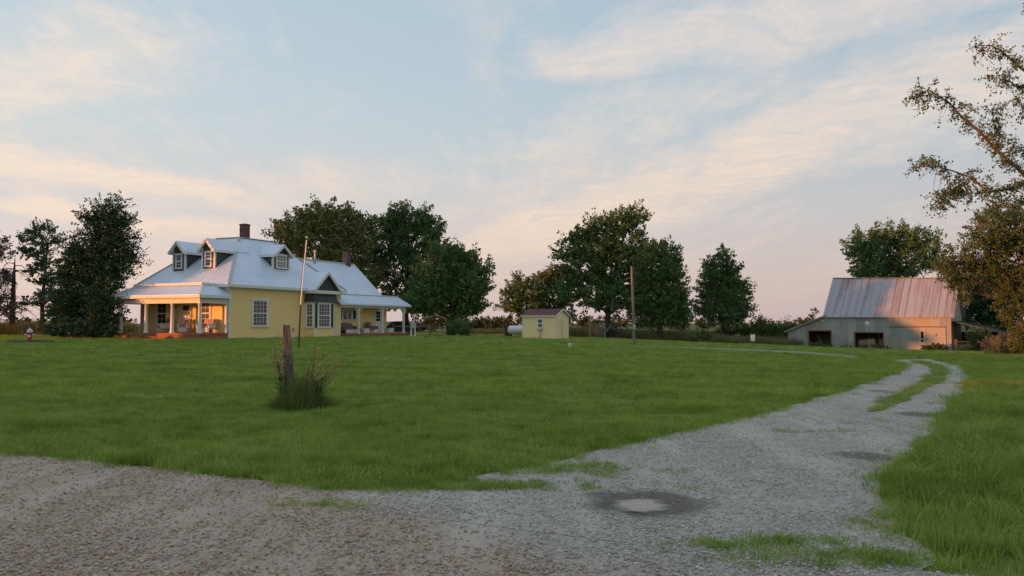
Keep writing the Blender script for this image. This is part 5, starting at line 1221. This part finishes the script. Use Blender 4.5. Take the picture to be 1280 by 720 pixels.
def near_tree():
    """tree standing just outside the frame on the east side, boughs reaching in"""
    D = 22.; b = ground_at(1352, D); t = thing('elm_tree', 'tall airy elm reaching thin leafy boughs in from the east edge', 'tree', b, 0, G4); r = np.random.default_rng(31)
    def q(px, py, dy=0): return P(px, py, D + dy) - b
    m = MB(); m.tube([(0, 0, -.4), q(1348, 360), q(1342, 280), q(1330, 190, .3), q(1318, 100, .5), q(1322, 10, .4)], [.26, .22, .19, .14, .10, .04], 10); m.build('trunk', M['bark_red'], t)
    boughs = [([(1340, 255), (1305, 236), (1280, 228), (1262, 236), (1235, 240), (1214, 222), (1192, 214), (1165, 206), (1142, 210)], .055, 0),
              ([(1338, 270), (1300, 238), (1274, 212), (1246, 188), (1224, 164), (1202, 146), (1186, 128), (1160, 112), (1142, 122)], .06, -.4),
              ([(1246, 190), (1250, 168), (1240, 150), (1250, 128)], .03, -.2), ([(1214, 222), (1196, 234), (1180, 248), (1172, 262)], .014, 0), ([(1235, 240), (1210, 242), (1190, 238), (1178, 246)], .016, .3),
              ([(1325, 130), (1296, 100), (1272, 82), (1250, 62), (1236, 56), (1218, 70)], .045, .5), ([(1296, 100), (1276, 110), (1258, 100), (1240, 96)], .022, .6),
              ([(1330, 190), (1300, 160), (1284, 140), (1268, 122)], .04, .5), ([(1305, 236), (1284, 250), (1262, 262), (1240, 276), (1220, 282)], .022, -.3), ([(1335, 200), (1300, 200), (1280, 190), (1262, 178)], .035, .8),
              ([(1322, 40), (1350, 0), (1390, -30)], .05, 0), ([(1330, 180), (1380, 130), (1430, 100)], .06, 0), ([(1340, 250), (1400, 220), (1450, 210)], .06, .5), ([(1318, 90), (1290, 40), (1286, 0)], .035, 0)]
    bm_ = MB(); tw = MB(); C = []; T = []; A = []
    for pts, rad, dy in boughs:
        P3 = [q(px, py, dy + .5 * math.sin(i * 1.3)) for i, (px, py) in enumerate(pts)]; n = len(P3)
        bm_.tube(P3, [max(.006, rad * (1 - .85 * i / (n - 1))) for i in range(n)], 7)
        for i in range(n - 1):
            start = .25 if n > 5 else .0
            if i / (n - 1) < start: continue
            seg = (P3[i + 1] - P3[i]).length
            for k in range(int(seg * 19) + 2):
                o = P3[i].lerp(P3[i + 1], r.uniform()); d = Vector(r.normal(size=3)); d.z = d.z * .7 + .05; d.normalize(); l = r.uniform(.12, .55) * (1.15 if i > n * .4 else .8)
                mid = o + d * l * .6; e = mid + d * l * .4 + Vector((0, 0, -r.uniform(.05, .22)))
                tw.tube([o, mid, e], [.008, .005, .002], 4, cap=False)
                for j in range(r.integers(9, 21)):
                    f = r.uniform(.25, 1.05); p = (o.lerp(mid, f / .6) if f < .6 else mid.lerp(e, (f - .6) / .4)); C.append(np.array(p) + r.normal(0, .045, 3)); T.append(r.uniform()); A.append((d.x, d.y, d.z - .8))
    # hanging bare twigs under the lowest bough
    for px, py in ((1190, 216), (1180, 212), (1200, 222), (1212, 224), (1172, 210)):
        o = q(px, py); tw.tube([o, o + Vector((-.1, 0, -.35)), o + Vector((-.22 + r.normal() * .1, 0, -.9))], [.009, .006, .002], 4)
    tw.tube([q(1280, 262), q(1262, 256), q(1240, 268), q(1212, 262)], [.012, .010, .007, .003], 5)
    bm_.build('bough', M['bark_red'], t); tw.build('twig_mesh', M['bark_red'], t).name = 'twigs'
    leaf_mesh('crown', np.array(C), .062 * r.uniform(.6, 1.3, len(C)), np.array(T), 'leaf_elm', t, r, np.array(A))
near_tree()
# shrubs and weeds -----------------------------------------------------------
tree('shrub', 'rounded dark green shrub before the barn board door', 'shrub', 83.5, 1168, [(1160, 436, 7, 4), (1170, 434.5, 9, 5), (1180, 437, 6, 3.5)], 'leaf_weed', n=1500, size=.16, puff=.35, trunk_r=.04, seed=41, group='low shrubs')
tree('shrub', 'yellowish bush with upright sprays by the wooden rail gate', 'shrub', 78, 1214, [(1219, 424, 7, 9), (1228, 421, 8, 8), (1226, 432, 10, 7), (1237, 424, 6, 5)], 'leaf_gold', n=1700, size=.16, puff=.45, tuft=1.4, trunk_r=.04, seed=42, group='low shrubs', gap=.1)
tree('shrub', 'dark shrub at the east edge of the frame under the golden tree', 'shrub', 52, 1268, [(1262, 432, 14, 14), (1280, 425, 16, 20), (1246, 440, 12, 8), (1300, 430, 18, 22), (1276, 448, 16, 8)], 'leaf_olive', n=3400, size=.14, puff=.4, tuft=1.0, trunk_r=.05, seed=43, group='low shrubs')
tree('shrub', 'tawny shrub growing under the barn lean-to beside the gate', 'shrub', 76, 1248, [(1240, 432, 12, 9), (1254, 428, 10, 10)], 'leaf_mauve', n=1500, size=.16, puff=.4, tuft=1.0, trunk_r=.04, seed=44, group='low shrubs')
tree('shrub', 'small round green bush between the pole and the lone tree', 'shrub', 90, 880, [(878, 419, 8, 5), (884, 420, 6, 4)], 'leaf_weed', n=900, size=.18, puff=.4, trunk_r=.03, seed=45, group='low shrubs')
tree('shrub', 'leafy bush under the low spreading maple beside the fence end', 'shrub', 82, 568, [(562, 412, 9, 7), (573, 409, 9, 9), (580, 414, 7, 5)], 'leaf_maple', n=1600, size=.2, puff=.4, trunk_r=.04, seed=46, group='low shrubs')
tree('shrub', 'low weeds spilling out of the second barn bay', 'shrub', 87, 1095, [(1082, 434.5, 8, 2.5), (1098, 433.5, 9, 3.5), (1108, 436, 5, 2)], 'leaf_weed', n=900, size=.15, puff=.25, trunk_r=.02, seed=47, group='low shrubs')
tree('shrub', 'low weeds along the tin wall between the barn bays', 'shrub', 89.5, 1046, [(1034, 433, 9, 3), (1056, 434.5, 10, 2.4)], 'leaf_weed', n=800, size=.15, puff=.25, trunk_r=.02, seed=48, group='low shrubs')
tree('shrub', 'low weeds at the mouth of the first barn bay', 'shrub', 91, 1018, [(1014, 431.5, 7, 3), (1024, 432, 8, 3)], 'leaf_weed', n=700, size=.15, puff=.25, trunk_r=.02, seed=49, group='low shrubs')
tree('shrub', 'low dark bush in the lawn under the golden tree boughs', 'shrub', 47, 1246, [(1240, 456, 10, 4), (1256, 458, 12, 4)], 'leaf_olive', n=900, size=.10, puff=.25, trunk_r=.02, seed=50, group='low shrubs')
tree('shrub', 'pale weedy bush rising over the barn lean-to roof', 'shrub', 104, 1020, [(1016, 396, 3, 8), (1019, 388, 4, 4), (1010, 410, 14, 8)], 'leaf_weed', n=500, size=.22, puff=.4, trunk_r=.04, seed=51, group='low shrubs')
def hedge(name, label, D, pts, leaf, n, size, seed, group='hedges along the field'):
    tree(name, label, 'hedge', D, sum(p[0] for p in pts) / len(pts), pts, leaf, n=n, size=size, puff=.9, tuft=.9, trunk_r=.05, seed=seed, group=group, limbs=False, fill=.2)
hedge('hedge', 'far olive hedge between the house maples and the shed', 150, [(575, 408, 16, 6), (600, 406, 14, 7), (618, 406, 12, 8), (633, 405, 12, 9), (650, 407, 14, 8), (590, 409, 18, 5)], 'leaf_hedge', 4200, .38, 61)
hedge('hedge', 'far olive hedge beyond the house east of the rear porch', 118, [(520, 408, 18, 6), (545, 404, 20, 9), (570, 404, 16, 9)], 'leaf_hedge', 2600, .32, 62)
hedge('hedge', 'dim hedge beyond the tall maples and the swing', 135, [(700, 405, 18, 7), (735, 404, 20, 6), (770, 404, 20, 7), (810, 404, 22, 7), (850, 405, 22, 7), (880, 406, 16, 6)], 'leaf_hedge', 5200, .34, 63)
hedge('hedge', 'rank green thicket on the field edge left of the barn', 104, [(930, 414, 16, 8), (950, 410, 16, 10), (972, 412, 14, 9), (990, 418, 12, 8), (905, 416, 14, 6), (962, 420, 20, 7), (990, 410, 6, 7)], 'leaf_weed', 5600, .24, 64)
hedge('hedge', 'distant hedge on the horizon west of the house', 190, [(-30, 402, 30, 5), (30, 403, 30, 4), (90, 403, 30, 4), (150, 402, 26, 5), (-90, 401, 40, 6)], 'leaf_hedge', 4200, .45, 65)
hedge('hedge', 'far low hedge beyond the barn on the east side', 150, [(1010, 404, 30, 6), (1240, 404, 40, 8), (1320, 402, 50, 9)], 'leaf_hedge', 3600, .4, 66)
# tall field grass beyond the lawn
def tall_field():
    pts = []; sc_ = []
    def band(pxa, pxb, D0, D1, n, h0, h1):
        D = rng.uniform(D0, D1, n); px = rng.uniform(pxa, pxb, n); x = (px - 640) / F * D
        pts.append(np.stack([x, D, tz(x, D)], 1)); s = rng.uniform(2.2, 3.6, n); sc_.append(np.stack([s, s, rng.uniform(h0, h1, n)], 1))
    band(-160, 165, 74, 84, 2600, 3.6, 4.8); band(700, 905, 97, 108, 2600, 3.0, 4.6); band(880, 1000, 92, 100, 900, 2.0, 4.0); band(560, 700, 112, 125, 1200, 1.5, 3.0); band(1200, 1360, 78, 92, 800, 1.5, 3.2); band(-300, -160, 70, 84, 600, 3.6, 4.8)
    p = np.vstack(pts); o = scatter('field_grass', p, np.vstack(sc_), tall_src2, GT); tag(o, 'tall pale field grass beyond the mown lawn', 'tall grass')
tall_src2 = [blade_clump('field_blades', 40, .22, .16, .34, .012, .8, 60 + i, GT, 3) for i in range(4)]
tall_field()

def weed_plant(name, label, base, n, h0, h1, spread, lean, seedm, leafm, headn, seed, group, nleaf=7):
    r = random.Random(seed); t = thing(name, label, 'weed', base, 0, group); C = []; T = []; A = []; LC = []; LA = []
    m = MB()
    for i in range(n):
        a = r.uniform(0, 6.283); q = spread * math.sqrt(r.uniform(0, 1)); x, y = q * math.cos(a), q * math.sin(a) * .7; h = r.uniform(h0, h1); dx = lean[0] * h * r.uniform(.5, 1.3) + r.gauss(0, .10) * h; dy = lean[1] * h + r.gauss(0, .10) * h
        e = Vector((x + dx, y + dy, h)); md = Vector((x + dx * .3, y + dy * .3, h * .55)); m.tube([(x, y, -.03), md, e], [.006, .005, .0025], 4, cap=False)
        for k in range(headn): f = r.uniform(.62, 1.02); p = md.lerp(e, (f - .55) / .45); C.append((p.x + r.gauss(0, .022), p.y + r.gauss(0, .022), p.z + r.gauss(0, .02))); T.append(r.random()); A.append((dx, dy, h))
        for k in range(nleaf): f = r.uniform(.05, .6); p = Vector((x, y, 0)).lerp(md, f / .55) if f < .55 else md; aa = r.uniform(0, 6.283); LC.append((p.x + .04 * math.cos(aa), p.y + .04 * math.sin(aa), p.z)); LA.append((math.cos(aa), math.sin(aa), .6))
    m.build('stem', M[leafm], t); rr_ = np.random.default_rng(seed)
    if C: leaf_mesh('seed_head', np.array(C), 0.038 * rr_.uniform(.6, 1.4, len(C)), np.array(T), seedm, t, rr_, np.array(A))
    LC = np.array(LC); leaf_mesh('leaf_blades', LC, .13 * rr_.uniform(.5, 1.3, len(LC)), rr_.uniform(size=len(LC)) * .8, leafm, t, rr_, np.array(LA), .10)
GWD = 'dry weeds round the fence post'
pb = POSTB
weed_plant('dry_weed', 'tawny seed headed weeds left of the old fence post', pb + Vector((-.12, .06, 0)), 26, .7, 1.22, .17, (-.17, 0), 'leaf_dry', 'leaf_weed', 17, 71, GWD)
weed_plant('dry_weed', 'tawny seed headed weeds right behind the old fence post', pb + Vector((.16, .12, 0)), 15, .65, 1.15, .16, (.17, .02), 'leaf_dry', 'leaf_weed', 15, 72, GWD)
weed_plant('dry_weed', 'reddish weed leaning far out right of the fence post', pb + Vector((.30, -.05, 0)), 14, .6, 1.0, .15, (.66, 0), 'leaf_dry', 'leaf_weed', 12, 73, GWD)
nw = 480; x = pb.x + rng.normal(.16, .30, nw); y = pb.y + rng.normal(-.10, .24, nw); s = rng.uniform(.55, 1.0, nw)
ht = rng.uniform(.5, 2.6, nw) * np.exp(-((x - pb.x - .14) / .42) ** 2) + .35
o = scatter('weed_grass', np.stack([x, y, tz(x, y)], 1), np.stack([s, s, ht], 1), [blade_clump('weed_blades', 13, .12, .12, .36, .009, 1.5, 80 + i, GW, 4) for i in range(3)], GW); tag(o, 'dark rank grass tangled round the foot of the fence post', 'grass')
